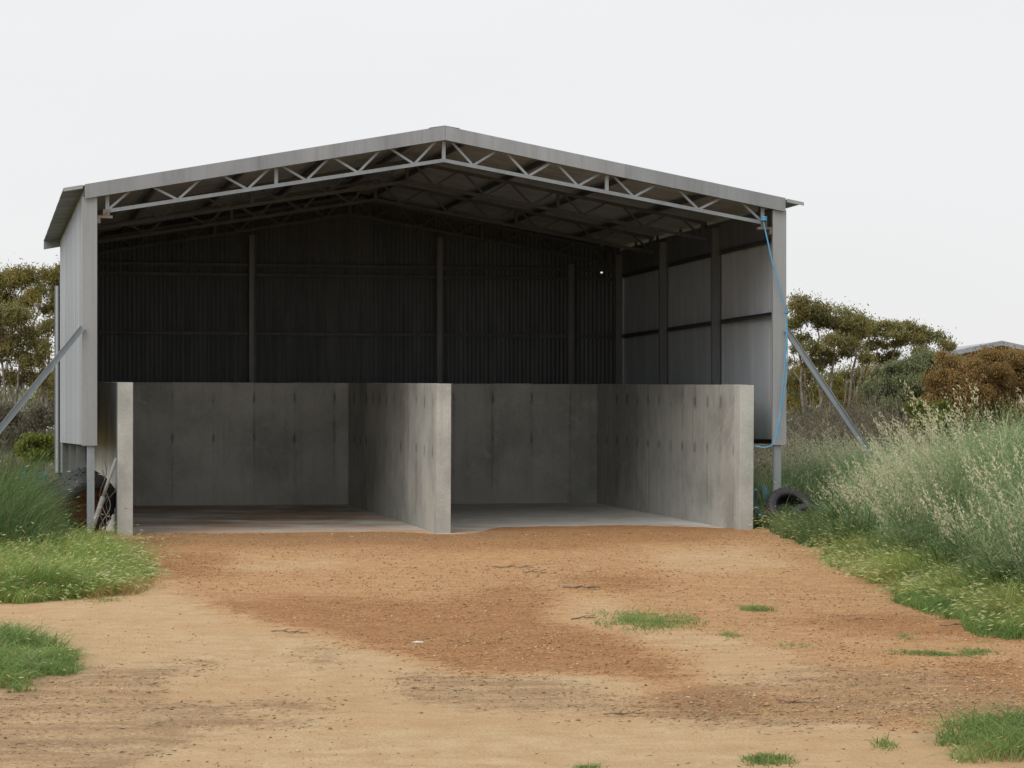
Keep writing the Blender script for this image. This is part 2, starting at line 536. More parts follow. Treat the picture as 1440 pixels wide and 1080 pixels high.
# ------------------------------------------------------------------ ground
GRAVEL = [(150, 748), (200, 800), (218, 822), (300, 852), (372, 874), (455, 898), (520, 915), (600, 934), (660, 950), (770, 946), (880, 948),
          (900, 985), (1000, 1012), (1120, 1010), (1300, 1030), (1460, 1040), (1500, 880), (1300, 790), (1120, 742), (1060, 690), (180, 690)]
RED = [[(270, 850), (420, 838), (620, 848), (740, 818), (800, 850), (770, 872), (880, 895), (1000, 925), (960, 955), (780, 948), (650, 945), (520, 912), (400, 880)],
       [(170, 742), (1050, 736), (1080, 752), (760, 772), (420, 768), (180, 774)], [(200, 775), (330, 780), (330, 815), (230, 812)],
       [(1050, 870), (1250, 862), (1440, 880), (1450, 905), (1200, 890)], [(840, 985), (1010, 960), (1090, 985), (1000, 1012), (880, 1008)],
       [(800, 800), (930, 812), (950, 830), (830, 832)], [(1320, 930), (1450, 935), (1450, 980), (1340, 975)]]
SANDY = [[(770, 842), (850, 838), (905, 866), (960, 888), (1060, 900), (1120, 925), (1100, 952), (960, 945), (900, 905), (820, 880), (760, 868)],
         [(1020, 930), (1130, 936), (1180, 946), (1100, 962), (960, 962)], [(300, 790), (480, 783), (480, 800), (330, 806)], [(900, 775), (1060, 768), (1140, 800), (960, 806)]]
LITTER = [[(-20, 930), (120, 930), (250, 945), (240, 985), (330, 1000), (260, 1050), (160, 1090), (-30, 1100)],
          [(310, 985), (470, 982), (480, 1002), (320, 1004)], [(200, 1012), (420, 1006), (480, 1022), (230, 1030)],
          [(560, 940), (830, 955), (860, 985), (900, 1010), (700, 1002), (560, 985)],
          [(860, 985), (1120, 930), (1440, 955), (1460, 1000), (1250, 1020), (960, 1025)],
          [(400, 905), (490, 905), (480, 935), (400, 930)], [(215, 930), (320, 925), (330, 940), (230, 948)],
          [(170, 738), (480, 744), (900, 748), (1050, 742), (1040, 752), (700, 764), (300, 766), (170, 766)]]


def shed_uv(X, Y):
    x, y = X - X0, Y - D0
    return CY * x + SY * y, -SY * x + CY * y


def lap_edge(u):
    """how far the loose gravel laps onto the slab"""
    e = .5 + 1.1 * sstep(5.0, 6.5, u) * sstep(9.6, 8.2, u) + 1.1 * (fbm(u * 1.7, u * 0 + 3.3, 5, 5) - .5)
    e = e - .75 * np.exp(-((u - 5.2) / .9) ** 2)
    return e


def ground_z(X, Y):
    u, v = shed_uv(X, Y)
    n = (fbm(X * .7, Y * .7, 3, 4) - .5) * .05 + (fbm(X * 4, Y * 4, 8, 3) - .5) * .022 + (vnoise(X * 11, Y * 11, 14) - .5) * .008
    near = sstep(60, 25, np.hypot(X, Y - 20))
    z = n * near
    z = z + .045 * np.exp(-((u - 9.5) / .7) ** 2 - ((v + .1) / .7) ** 2)
    inside = (u > .3) & (u < 9.72) & (v > -.6) & (v < 9.0)
    e = lap_edge(u)
    front = .012 + (fbm(X * 5, Y * 5, 31, 3) - .5) * .02
    zin = SLAB * np.maximum(v, -1) + front * sstep(0, -.25, v - e) - .16 * sstep(0.0, .45, v - e)
    wgt = sstep(-.6, 0, v)
    zz = z * (1 - wgt) + zin * wgt
    edge = sstep(.3, .42, u) * sstep(9.72, 9.6, u)
    zz = z * (1 - edge) + zz * edge
    return np.where(inside, zz, z)


def ground_axis(lo, hi, step, ends):
    a = list(np.arange(lo, hi + 1e-6, step))
    s, x, pre = step, lo, []
    while x > ends[0]:
        s *= 1.35; x -= s; pre.append(x)
    s, x, post = step, hi, []
    while x < ends[1]:
        s *= 1.35; x += s; post.append(x)
    return np.array(pre[::-1] + a + post)


gx = ground_axis(-8.5, 9.0, .05, (-2600, 2600))
gy = ground_axis(9.5, 40, .055, (-300, 4000))
GX, GY = np.meshgrid(gx, gy)
GZ = ground_z(GX, GY)
with np.errstate(divide='ignore', invalid='ignore'):
    ok = GY > 5
    PX = np.where(ok, GX / np.maximum(GY, 5) * F_PX + 720, -9999)
    PY = np.where(ok, H_CAM * F_PX / np.maximum(GY, 5) + HOR, 9999)
g_m = np.zeros(GX.shape); s_m = np.zeros(GX.shape); l_m = np.zeros(GX.shape); r_m = np.zeros(GX.shape)
NJ = 14
sel = (PY > 690) & (PY < 1140) & (np.abs(PX - 720) < 850)
sx_, sy_, sX, sY = PX[sel], PY[sel], GX[sel], GY[sel]
fine = RNG.normal(size=(2, len(sX)))
for k in range(NJ):                                  # average of jittered tests gives a ragged, drifted border
    a = .30 + 1.0 * k / NJ
    jx = sx_ + (fbm(sX * .8 + k * 1.3, sY * .5 + k, 40, 5) - .5) * 190 * a + fine[0] * 9 + RNG.normal() * 10
    jy = sy_ + (fbm(sX * .8 + k * 1.3, sY * .5 + k, 60, 5) - .5) * 42 * a + fine[1] * 2.5 + RNG.normal() * 3
    g_m[sel] += in_poly(jx, jy, GRAVEL) / NJ
    for q in SANDY: s_m[sel] += in_poly(jx, jy, q) / NJ
    for q in RED: r_m[sel] += in_poly(jx, jy, q) / NJ
    for q in LITTER: l_m[sel] += in_poly(jx, jy, q) / NJ
r_m = np.clip(r_m, 0, 1)
g_m = np.clip(g_m * .56 - s_m * .40 + r_m * .36, 0, 1)
far = 1 - (sstep(-9.5, -5.5, GX) * sstep(9, 4.5, GX) * sstep(47, 38, GY))
weed = np.clip(far + sstep(3.5, 4.4, GX) * sstep(16, 18, GY) + sstep(-3.9, -5.2, GX) * sstep(22, 24, GY), 0, 1)
u_, v_ = shed_uv(GX, GY)
weed = np.where((u_ > -.2) & (u_ < 10.2) & (v_ > -1) & (v_ < 10), weed * .15, weed)
ny, nx = GX.shape
idx = np.arange(nx * ny).reshape(ny, nx)
Q = np.stack([idx[:-1, :-1], idx[:-1, 1:], idx[1:, 1:], idx[1:, :-1]], -1).reshape(-1, 4)
me = quads_mesh('ground', np.stack([GX, GY, GZ], -1), Q, [M['ground']], smooth=True)
at = me.attributes.new('mask', 'FLOAT_COLOR', 'POINT')
at.data.foreach_set('color', np.stack([g_m, np.clip(l_m, 0, 1), weed, np.ones_like(g_m)], -1).astype(np.float32).ravel())
tag(link('ground', me), 'sandy red gravel yard in front of the shed', kind='structure')

# ------------------------------------------------------------------ slab and concrete bays
TILT = math.atan(SLAB)


def tilted(name, u, v, extra=0.0):
    x, y = shed_xy(u, v)
    return empty(name, (x, y, SLAB * v), (TILT, 0, YAW + extra))


fl = MB(); fl.box(.36, 9.66, -.25, 8.95, -.2, 0)
fo = fl.build('floor', M['floor']); x, y = shed_xy(0, 0)
fo.location = (x, y, 0); fo.rotation_euler = (TILT, 0, YAW); tag(fo, 'concrete floor slab of the storage bays', kind='structure')

PW, WT, WH = .69, .205, 2.1
core_cache = {}


def panel_mesh(w, seed, mat):
    """cast panel between two form joints: x across, z up, slightly bowed and chipped along its arrises"""
    key = (round(w, 3), seed, mat.name)
    if key in core_cache: return core_cache[key]
    import bmesh
    r = random.Random(seed * 31 + 5)
    b = MB(); b.box(-w / 2 + .0022, w / 2 - .0022, 0, WT, -.06, WH + r.uniform(-.006, .006))
    me = b.mesh('concrete_panel', mat, .004)
    core_cache[key] = me
    return me


def concrete_wall(o, length, seed, mat):
    n = int(length / PW)
    rest = length - n * PW
    widths = [rest] * (1 if rest > .2 else 0) + [PW] * n if rest > .2 else [length / n] * n
    r = random.Random(seed)
    x = 0
    for i, w in enumerate(widths):
        link('concrete_panel', panel_mesh(w, r.randint(0, 3), mat), o, (x + w / 2, r.uniform(-.002, .002), 0))
        x += w
    c = MB(); c.box(.02, length - .02, .005, WT - .005, -.05, WH - .014)
    c.build('wall_core', M['concrete'], o)


# side walls: local x runs to the back (rotated a quarter turn), so their origin sits on the right-hand face
def side_wall(u_right, label, seed):
    x, y = shed_xy(u_right, 0)
    o = empty('concrete_wall', (x, y, 0))
    o.rotation_euler = (Matrix.Rotation(YAW, 3, 'Z') @ Matrix.Rotation(TILT, 3, 'X') @ Matrix.Rotation(pi / 2, 3, 'Z')).to_euler()
    tag(o, label, 'wall', 'concrete walls of the storage bays')
    concrete_wall(o, 8.58, seed, M['concrete_side'])
    return o


side_wall(.675, 'left concrete bay wall, its end beside the leaning tyre and strut', 3)
side_wall(5.095, 'middle concrete wall dividing the two bays under the ridge', 4)
side_wall(9.525, 'right concrete bay wall with regular dark form-tie marks', 5)
bw = tilted('concrete_wall', .47, 8.59)
tag(bw, 'long rear concrete wall closing both bays at the back', 'wall', 'concrete walls of the storage bays')
concrete_wall(bw, 9.055, 6, M['concrete'])

# ------------------------------------------------------------------ the shed
shed = empty('open_shed', (X0, D0, 0), (0, 0, YAW))
tag(shed, 'open fronted corrugated iron farm shed with trussed gable roof over two concrete bays', 'shed')

PITCH = .0762


def corrugated(name, width, zfun, mat, z0=0.0, depth=.0085, seg=6, rows=1):
    n = int(round(width / PITCH * seg))
    xs = np.linspace(0, width, n + 1)
    y = depth * np.sin(xs / PITCH * 2 * pi)
    V = []
    for j in range(rows + 1):
        t = j / rows
        z = z0 + (np.array([zfun(a) for a in xs]) - z0) * t
        V.append(np.stack([xs, y, z], -1))
    V = np.array(V).reshape(-1, 3)
    m = n + 1
    Q = [(j * m + i, j * m + i + 1, (j + 1) * m + i + 1, (j + 1) * m + i) for j in range(rows) for i in range(n)]
    return quads_mesh(name, V, Q, [mat], smooth=True)


SHW = PITCH * 10
BOT = 1.245


def roof_under(u):
    return EAVE + RISE * (1 - abs(u - WID / 2) / (WID / 2))


# back wall sheets (one is short at the top right corner, where daylight comes through)
nb = int(math.ceil((WID - .1) / SHW))
for i in range(nb):
    ua = .05 + i * SHW
    w = min(SHW + .038, WID - .05 - ua)
    if w < .1: continue
    cut = .005
    me = corrugated('wall_sheet', w, lambda a, ua=ua: 4.275 if 9.57 < ua + a < 9.612 else roof_under(ua + a) - cut, M['sheet_shaded'], BOT - .35)
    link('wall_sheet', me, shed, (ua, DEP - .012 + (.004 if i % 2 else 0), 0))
# side sheets
for side in (0, 1):
    n = int(math.ceil(DEP / SHW))
    me_full = corrugated('wall_sheet', SHW + .038, lambda a: EAVE - .035, M['sheet'], BOT)
    for i in range(n):
        va = i * SHW
        w = min(SHW + .038, DEP - .02 - va)
        me = me_full if w > SHW else corrugated('wall_sheet', w, lambda a: EAVE - .035, M['sheet'], BOT)
        off = .004 if i % 2 else 0
        # local x of the sheet runs along v
        link('wall_sheet', me, shed, ((.012 + off) if side == 0 else (WID - .012 - off), va, 0), (0, 0, pi / 2))
# roof sheets: local x along v, local z up the slope
OVER = .27
slope = math.atan2(RISE, WID / 2)
run = math.hypot(RISE, WID / 2)
rl = run + OVER
roof_me = corrugated('roof_sheet', SHW + .038, lambda a: rl, M['roof'], 0)
nr = int(math.ceil((DEP + .16) / SHW))
for side in (0, 1):
    for i in range(nr):
        va = -.06 + i * SHW
        w = min(SHW + .038, DEP + .1 - va)
        if w < .08: continue
        me = roof_me if w > SHW else corrugated('roof_sheet', w, lambda a: rl, M['roof'], 0)
        o = link('roof_sheet', me, shed)
        up = Vector((cos(slope), 0, sin(slope))) if side == 0 else Vector((-cos(slope), 0, sin(slope)))
        ax = Vector((0, 1, 0)); yy = up.cross(ax)
        R = Matrix((ax, yy, up)).transposed()
        start = Vector((-OVER * cos(slope), va, EAVE - OVER * sin(slope) + .02 + (.004 if i % 2 else 0)))
        if side: start = Vector((WID + OVER * cos(slope), va, EAVE - OVER * sin(slope) + .02 + (.004 if i % 2 else 0)))
        o.matrix_local = Matrix.Translation(start) @ R.to_4x4()
rc = MB()
for s in (-1, 1):
    a = Vector((WID / 2, 0, EAVE + RISE + .045)); b = a + Vector((s * .22 * cos(slope), 0, -.22 * sin(slope) + .004))
    rc.hexa([(a.x, -.07, a.z - .004), (b.x, -.07, b.z - .004), (b.x, DEP + .1, b.z - .004), (a.x, DEP + .1, a.z - .004),
             (a.x, -.07, a.z), (b.x, -.07, b.z), (b.x, DEP + .1, b.z), (a.x, DEP + .1, a.z)])
rc.build('ridge_capping', M['barge'], shed)


def roof_top(u):
    return roof_under(u) + .036


def barge(ua, ub, vf, dirn, mat, hgt=.195, proud=0.0):
    """folded barge capping from ua to ub: front face, roof-side lip and return at the bottom"""
    b = MB()
    za, zb = roof_top(ua), roof_top(ub)
    t = .006
    def slab(v0, v1, dz0, dz1):
        b.hexa([(ua, v0, za + dz0), (ub, v0, zb + dz0), (ub, v1, zb + dz0), (ua, v1, za + dz0),
                (ua, v0, za + dz1), (ub, v0, zb + dz1), (ub, v1, zb + dz1), (ua, v1, za + dz1)])
    slab(vf - proud, vf - proud + t, -hgt, 0)
    slab(min(vf - proud + t + .0005, vf - proud + dirn * .13), max(vf - proud + t + .0005, vf - proud + dirn * .13), -t, 0) if dirn > 0 else None
    slab(vf - proud + t + .0005, vf - proud + .045, -hgt, -hgt + t)
    return b.build('barge_capping', mat, shed)


C = WID / 2
barge(.02, 2.42, -.085, 1, M['barge'])
barge(2.40, C - .002, -.085, 1, M['barge'], proud=.008)
barge(C + .002, 7.62, -.085, 1, M['barge'])
barge(7.60, WID - .02, -.085, 1, M['barge'], proud=.008)
for (a, b_) in ((-OVER, C - .002), (C + .002, WID + OVER)):
    barge(a, b_, DEP + .10, 1, M['barge'], hgt=.17)
# eave end closers on the roof overhang
for s, uu in ((0, -OVER), (1, WID + .02)):
    g = MB()
    ua, ub = (-OVER + .005, -.004) if s == 0 else (WID + .004, WID + OVER - .005)
    za = EAVE + (ua if s == 0 else (WID - ua)) * math.tan(slope)
    zb = EAVE + (ub if s == 0 else (WID - ub)) * math.tan(slope)
    g.hexa([(ua, -.07, za - .015), (ub, -.07, zb - .015), (ub, -.064, zb - .015), (ua, -.064, za - .015),
            (ua, -.07, za + .034), (ub, -.07, zb + .034), (ub, -.064, zb + .034), (ua, -.064, za + .034)])
    g.build('eave_trim', M['flash'], shed)
# corner flashings on the front
FLW = .19
for s in (0, 1):
    b = MB()
    ua, ub = (-.012, FLW) if s == 0 else (WID - FLW, WID + .012)
    z1 = roof_under(FLW) - .165
    b.box(ua, ub, -.03, -.024, BOT - .01, z1)
    uo = ua if s == 0 else ub - .006
    b.box(uo, uo + .006, -.0235, .12, BOT - .01, z1 - .002)
    ui = ub - .006 if s == 0 else ua
    b.box(ui, ui + .006, -.0235, .03, BOT - .01, z1 - .002)
    b.build('corner_flashing', M['flash'], shed)
# posts
for s in (0, 1):
    for k in range(4):
        v = (.0, DEP / 3, 2 * DEP / 3, DEP - .12)[k]
        b = MB()
        uc = .105 if s == 0 else WID - .105
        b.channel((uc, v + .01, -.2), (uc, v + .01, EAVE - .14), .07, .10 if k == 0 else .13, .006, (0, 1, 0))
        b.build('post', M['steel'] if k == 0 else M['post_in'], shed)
for uc in (3.3, 6.62, 9.0):
    b = MB(); b.channel((uc, DEP - .09, -.2), (uc, DEP - .09, roof_under(uc) - .5), .06, .12, .006, (0, -1, 0))
    b.build('post', M['post_in'], shed)
# girts
for s in (0, 1):
    ug = .045 if s == 0 else WID - .045
    for z in (BOT + .04, 3.137, 4.215):
        for k in range(3):
            a, e = DEP / 3 * k + .05, DEP / 3 * (k + 1) - .05
            b = MB(); b.channel((ug, a, z), (ug, e, z), .045, .062, .004, ((1 if s == 0 else -1), 0, 0))
            b.build('girt', M['steel_in'], shed)
    # deep dark panel below the roof edge
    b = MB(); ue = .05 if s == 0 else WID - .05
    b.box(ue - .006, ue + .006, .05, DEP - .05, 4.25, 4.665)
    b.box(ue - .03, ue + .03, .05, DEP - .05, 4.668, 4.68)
    b.build('eave_panel', M['post_in'], shed)
    for k in range(6):
        vv = 1.0 + k * 1.45
        b = MB(); b.box(ue - .02, ue + .02, vv, vv + .05, 4.685, 4.765)
        b.build('cleat', M['steel_in'], shed)
for z in (BOT + .04, 3.137, 4.16, 4.33):
    for (a, e) in ((.15, 3.22), (3.38, 6.54), (6.70, 9.85)):
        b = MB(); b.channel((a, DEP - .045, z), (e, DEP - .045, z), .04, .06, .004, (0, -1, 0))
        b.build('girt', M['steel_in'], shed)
# purlins along the roof
for k in range(4):
    t = (k + .3) / 4
    for s in (-1, 1):
        u = C + s * t * (C - .2)
        z = roof_under(u) - .055
        b = MB(); b.channel((u, -.02, z), (u, DEP, z), .04, .075, .004, (1, 0, 0))
        b.build('purlin', M['steel_in'], shed)
# trusses
END_U = .33


def chord_z(u):
    t = 1 - abs(u - C) / (C - END_U)
    return 4.44 + (5.235 - 4.44) * t


def web_list():
    nodes = []
    h = C - END_U
    left = [0, .205, .41, .585, .74, .91]            # bottom nodes along half a truss
    out = []
    for i, t in enumerate(left):
        u = END_U + t * h
        if i: out.append((u, u - .36))
        out.append((u, u + .33))
    vert = [END_U + .0, END_U + .495 * h]
    return out, vert


webs, verts_ = web_list()
tmesh = {}


def truss(v, mat):
    key = mat.name
    if key not in tmesh:
        b = MB()
        for s in (0, 1):
            ua, ub = (END_U - .05, C) if s == 0 else (WID - END_U + .05, C)
            b.bar((ua, 0, chord_z(ua)), (ub, 0, chord_z(ub)), .045, .050)
            za, zb = roof_under(ua) - .125, roof_under(ub) - .125
            b.bar((ua, 0, za), (ub, 0, zb), .05, .05)
        chord = b.mesh('truss', mat)
        ws = []
        for s in (0, 1):
            for (u0, u1) in webs:
                uu0, uu1 = (u0, u1) if s == 0 else (WID - u0, WID - u1)
                if abs(uu1 - C) < .02: continue
                w = MB(); w.bar((uu0, .0, chord_z(uu0) + .01), (uu1, .0, roof_under(uu1) - .13), .026, .032)
                ws.append(w.mesh('web', mat))
            for u in verts_:
                uu = u if s == 0 else WID - u
                w = MB(); w.bar((uu, .002, chord_z(uu)), (uu, .002, roof_under(uu) - .13), .05, .048, (0, 1, 0))
                ws.append(w.mesh('web', mat))
        w = MB(); w.bar((C, .002, chord_z(C) - .01), (C, .002, roof_under(C) - .13), .05, .045, (0, 1, 0)); ws.append(w.mesh('web', mat))
        tmesh[key] = (chord, ws)
    chord, ws = tmesh[key]
    o = link('truss', chord, shed, (0, v, 0))
    for w in ws: link('web', w, o)
    return o


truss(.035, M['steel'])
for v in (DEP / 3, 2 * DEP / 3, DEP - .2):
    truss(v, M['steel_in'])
# truss end cleats
for s in (0, 1):
    b = MB()
    f = (lambda u: u) if s == 0 else (lambda u: WID - u)
    def bx(u0, u1, v0, v1, z0, z1):
        a, c_ = sorted((f(u0), f(u1))); b.box(a, c_, v0, v1, z0, z1)
    bx(.16, .40, -.01, .09, 4.34, 4.375); bx(.27, .36, -.012, .02, 4.376, 4.46); bx(.19, .235, -.014, .1, 4.27, 4.339)
    b.tube([(f(.30), -.03, 4.42), (f(.30), .05, 4.42)], .018, 6)
    b.build('truss_cleat', M['cleat'], shed)
# stay braces from the front corners out to the ground
b = MB(); b.channel((.0, -.03, 2.85), (-2.0, -.55, .35), .05, .085, .006, (0, -1, 0)); b.build('stay_brace', M['steel'], shed)
b = MB(); b.channel((WID, -.03, 2.90), (WID + 1.95, -.3, .0), .05, .085, .006, (0, -1, 0)); b.build('stay_brace', M['steel'], shed)
# inside knee braces at the back left
b = MB(); b.bar((.16, 8.4, 2.1), (.16, 6.8, 3.4), .05, .05); b.build('knee_brace', M['steel_in'], shed)
# rear lean-to edge that shows past the left wall
for (u, z1) in ((-.085, 3.95), (.0, 4.1)):
    me = corrugated('wall_sheet', PITCH, lambda a, z1=z1: z1, M['sheet'], .72)
    link('wall_sheet', me, shed, (u, DEP + .22 + (.03 if u > -.05 else 0), 0))
b = MB(); b.box(-.09, .16, DEP + .26, DEP + .32, 3.7, 3.78); b.box(-.02, .05, DEP + .27, DEP + .33, -.2, 3.69); b.build('lean_frame', M['steel_in'], shed)
# torn corner of the last rear sheet lets daylight in; added plate blocks the rest
b = MB(); b.box(9.52, 9.84, DEP + .004, DEP + .008, 4.36, 4.70); b.build('gap_blocker', M['sheet_shaded'], shed)

# ------------------------------------------------------------------ loose things about the shed
def S(u, v, z=0.0):
    x, y = shed_xy(u, v); return Vector((x, y, z))


def make_tyre(name, R, width, label, loc, rot, rim=False):
    t = empty(name, loc, rot)
    tag(t, label, 'tyre', 'old tyres lying beside the shed')
    w = width / 2
    b = MB()
    prof = [(R * .60, -w * .72), (R * .70, -w * .95), (R * .82, -w * 1.0), (R * .93, -w * .92), (R * .985, -w * .72), (R, -w * .3), (R, w * .3), (R * .985, w * .72),
            (R * .93, w * .92), (R * .82, w), (R * .70, w * .95), (R * .60, w * .72), (R * .63, w * .66), (R * .84, w * .8), (R * .93, w * .5), (R * .93, -w * .5), (R * .84, -w * .8), (R * .63, -w * .66)]
    b.lathe(prof, 56)
    b.build('casing', M['rubber'], t)
    lug = MB()
    for i in range(28):
        for s in (-1, 1):
            a = 2 * pi * (i + (.5 if s > 0 else 0)) / 28
            ca, sa = cos(a), sin(a)
            def P(r, y, da): return (r * cos(a + da), y, r * sin(a + da))
            y0, y1 = s * w * .08, s * w * .9
            d0, d1 = -.045, .045; k = .05
            lug.hexa([P(R * .975, y0, d0), P(R * .975, y0, d1), P(R * .945, y1, d1 + k), P(R * .945, y1, d0 + k),
                      P(R * 1.03, y0, d0), P(R * 1.03, y0, d1), P(R * .985, y1, d1 + k), P(R * .985, y1, d0 + k)])
    lug.build('tread', M['rubber'], t)
    if rim:
        r = MB()
        r.lathe([(R * .60, -w * .6), (R * .64, -w * .75), (R * .62, -w * .5), (R * .5, -w * .2), (R * .02, -w * .12), (R * .02, w * .02), (R * .5, -w * .05), (R * .62, w * .5), (R * .64, w * .75), (R * .60, w * .6), (R * .55, w * .3), (R * .55, -w * .3)], 40)
        r.build('rim', M['rust'], t)
    return t


def axis_rot(ax, roll=0.0):
    return (Vector(ax).to_track_quat('Y', 'Z').to_matrix() @ Matrix.Rotation(roll, 3, 'Y')).to_euler()


p = S(.0, .42, .44); make_tyre('tyre', .47, .40, 'large black tyre with rusty rim leaning behind the left post', p, axis_rot((.62, -.62, -.42)), True)
p = S(-.42, .75, .36); make_tyre('tyre', .40, .30, 'black tyre half hidden in the tall grass left of the left post', p, axis_rot((.35, -.75, -.62)))
p = S(9.98, -.30, .27); make_tyre('tyre', .37, .26, 'black tyre propped against the foot of the right post', p, axis_rot((.25, -.75, .62)))
p = S(10.22, -.72, .17); make_tyre('tyre', .35, .22, 'black tyre lying half flat in the oats by the right post', p, axis_rot((.1, -.42, .9)))

# strut leaning from the ground to the left bay wall
b = MB()
a0, a1 = S(.06, -.42, -.02), S(.44, -.12, 1.06)
mid = a0.lerp(a1, .52)
b.tube([a0, mid], .033, 8); b.tube([mid + (a1 - a0) * .002, a1], .024, 8)
b.box(0, 0, 0, 0, 0, 0) if False else None
so = b.build('prop_strut', mat_metal('dull_galvanised', (.25, .255, .25), (.18, .18, .175), .6, .2, .4, .25)); tag(so, 'grey telescopic strut leaning against the left bay wall end', 'strut')

# blue rope, tied to the truss end, hanging to the corner and looping down to the wall
def spline(pts, n=10):
    pts = [Vector(p) for p in pts]; out = []
    for i in range(len(pts) - 1):
        p0, p1, p2, p3 = pts[max(i - 1, 0)], pts[i], pts[i + 1], pts[min(i + 2, len(pts) - 1)]
        for k in range(n):
            t = k / n
            out.append(.5 * ((2 * p1) + (-p0 + p2) * t + (2 * p0 - 5 * p1 + 4 * p2 - p3) * t * t + (-p0 + 3 * p1 - 3 * p2 + p3) * t ** 3))
    out.append(pts[-1]); return out


r = MB()
r.tube(spline([S(9.66, -.05, 4.46), S(9.70, -.07, 4.25), S(9.80, -.09, 3.8), S(9.99, -.10, 3.15)], 8), .011, 6)
r.tube(spline([S(9.995, -.10, 3.16), S(9.985, -.10, 2.6), S(9.93, -.10, 2.0), S(9.87, -.10, 1.55), S(9.80, -.12, 1.28), S(9.68, -.12, 1.2), S(9.54, -.05, 1.22)], 8), .010, 6)
r.tube(spline([S(9.995, -.11, 3.14), S(10.0, -.11, 2.5), S(9.98, -.11, 2.1), S(9.90, -.11, 1.7), S(9.85, -.12, 1.36), S(9.76, -.12, 1.23)], 8), .008, 6)
for k in range(3):
    pts = [S(9.67 + .035 * cos(a), -.045 + .05 * sin(a), 4.47 + .02 * k) for a in np.linspace(0, 2 * pi, 12)]
    r.tube(pts, .012, 6)
for k in range(2):
    pts = [S(9.995 + .02 * cos(a), -.10 + .02 * sin(a), 3.14 + .018 * k) for a in np.linspace(0, 2 * pi, 10)]
    r.tube(pts, .012, 6)
tag(r.build('rope', M['rope']), 'light blue rope hanging from the right truss end down the corner post', 'rope')

r = MB()
for k in range(5):
    rr = .16 + .02 * (k % 3)
    r.tube([S(9.68 + .1 * cos(a) + .02 * k, .25 + .06 * sin(a * 1.0), .42 + rr * sin(a) * 1.2) for a in np.linspace(0, 2 * pi, 16)], .012, 6)
tag(r.build('rope_coil', M['poly']), 'coil of teal rope in the gap between right wall and post', 'rope')

# crumpled blue plastic in the grass at the left
b = MB(); rr = random.Random(4)
n = 9
for i in range(n):
    for j in range(n):
        u, v = i / (n - 1) - .5, j / (n - 1) - .5
        q = S(-.62 + u * .34, .9 + v * .1, .62 + v * .5 + rr.uniform(-.03, .03)); q.x += rr.uniform(-.03, .03); q.y += rr.uniform(-.06, .06)
        b.v.append(tuple(q))
for i in range(n - 1):
    for j in range(n - 1):
        a = i * n + j; b.f.append((a, a + 1, a + n + 1, a + n)); b.sm.append(False)
tag(b.build('plastic_sheet', M['poly']), 'crumpled blue plastic sheet caught in grass behind the left corner', 'plastic sheet')

# twisted dead vine on the outside of the left bay wall
b = MB(); rr = random.Random(9)
for k in range(4):
    pts = []
    for i in range(12):
        t = i / 11
        pts.append(S(.36 + .05 * sin(t * 9 + k * 1.7) + .05 * k * t - .08, .15 + .25 * t * (k % 2) + .03 * cos(t * 7 + k), .02 + (1.0 - .12 * k) * t))
    b.tube(pts, .007, 5)
tag(b.build('dead_vine', M['bark']), 'twisted dead vine climbing between left post and bay wall', 'vine')

# ------------------------------------------------------------------ vegetation builders
def ribbon(base, hgt, width, az, lean, droop, S=3, twist=None, tint=None):
    """curved grass blades; base (N,3); returns verts (N,(S+1)*2,3), quads"""
    N = len(base)
    t = np.linspace(0, 1, S + 1)[None, :]
    dx, dy = np.cos(az)[:, None], np.sin(az)[:, None]
    hor = (lean[:, None] * t ** 1.6 + droop[:, None] * t ** 3.2) * hgt[:, None]
    ver = hgt[:, None] * (t - (droop[:, None] * .75) * t ** 3.2 - .18 * lean[:, None] * t ** 2)
    c = np.stack([base[:, 0:1] + dx * hor, base[:, 1:2] + dy * hor, base[:, 2:3] + ver], -1)
    ta = (az + pi / 2 if twist is None else twist)
    s = np.stack([np.cos(ta), np.sin(ta), np.zeros(N)], -1)[:, None, :]
    wv = (width[:, None] * (1 - t ** 1.7 * .92) * .5)[..., None]
    V = np.stack([c - s * wv, c + s * wv], 2).reshape(N, -1, 3)
    m = (S + 1) * 2
    q = np.array([(2 * i, 2 * i + 1, 2 * i + 3, 2 * i + 2) for i in range(S)])
    Q = (np.arange(N)[:, None, None] * m + q[None]).reshape(-1, 4)
    return V.reshape(-1, 3), Q, c[:, -1, :], m


def cards(c, length, width, d):
    """diamond leaves centred at c pointing along d"""
    N = len(c)
    d = d / (np.linalg.norm(d, axis=1, keepdims=True) + 1e-9)
    r = RNG.normal(size=(N, 3)); s = np.cross(d, r); s /= (np.linalg.norm(s, axis=1, keepdims=True) + 1e-9)
    L, W = length[:, None] / 2, width[:, None] / 2
    V = np.stack([c - d * L, c + s * W, c + d * L, c - s * W], 1).reshape(-1, 3)
    Q = np.arange(N * 4).reshape(-1, 4)
    return V, Q


def scatter(poly, density, hole=None):
    P = np.array(poly); lo, hi = P.min(0), P.max(0)
    n = int((hi - lo).prod() * density)
    xy = lo + RNG.random((n, 2)) * (hi - lo)
    k = in_poly(xy[:, 0] + (fbm(xy[:, 0] * 2, xy[:, 1] * 2, 2) - .5) * .7, xy[:, 1] + (fbm(xy[:, 0] * 2, xy[:, 1] * 2, 9) - .5) * 1.0, poly)
    return xy[k]


def not_on_shed(xy, m=.1):
    u, v = shed_uv(xy[:, 0], xy[:, 1])
    return ~((u > .4 - m) & (u < 9.6 + m) & (v > -.35) & (v < 9.2))


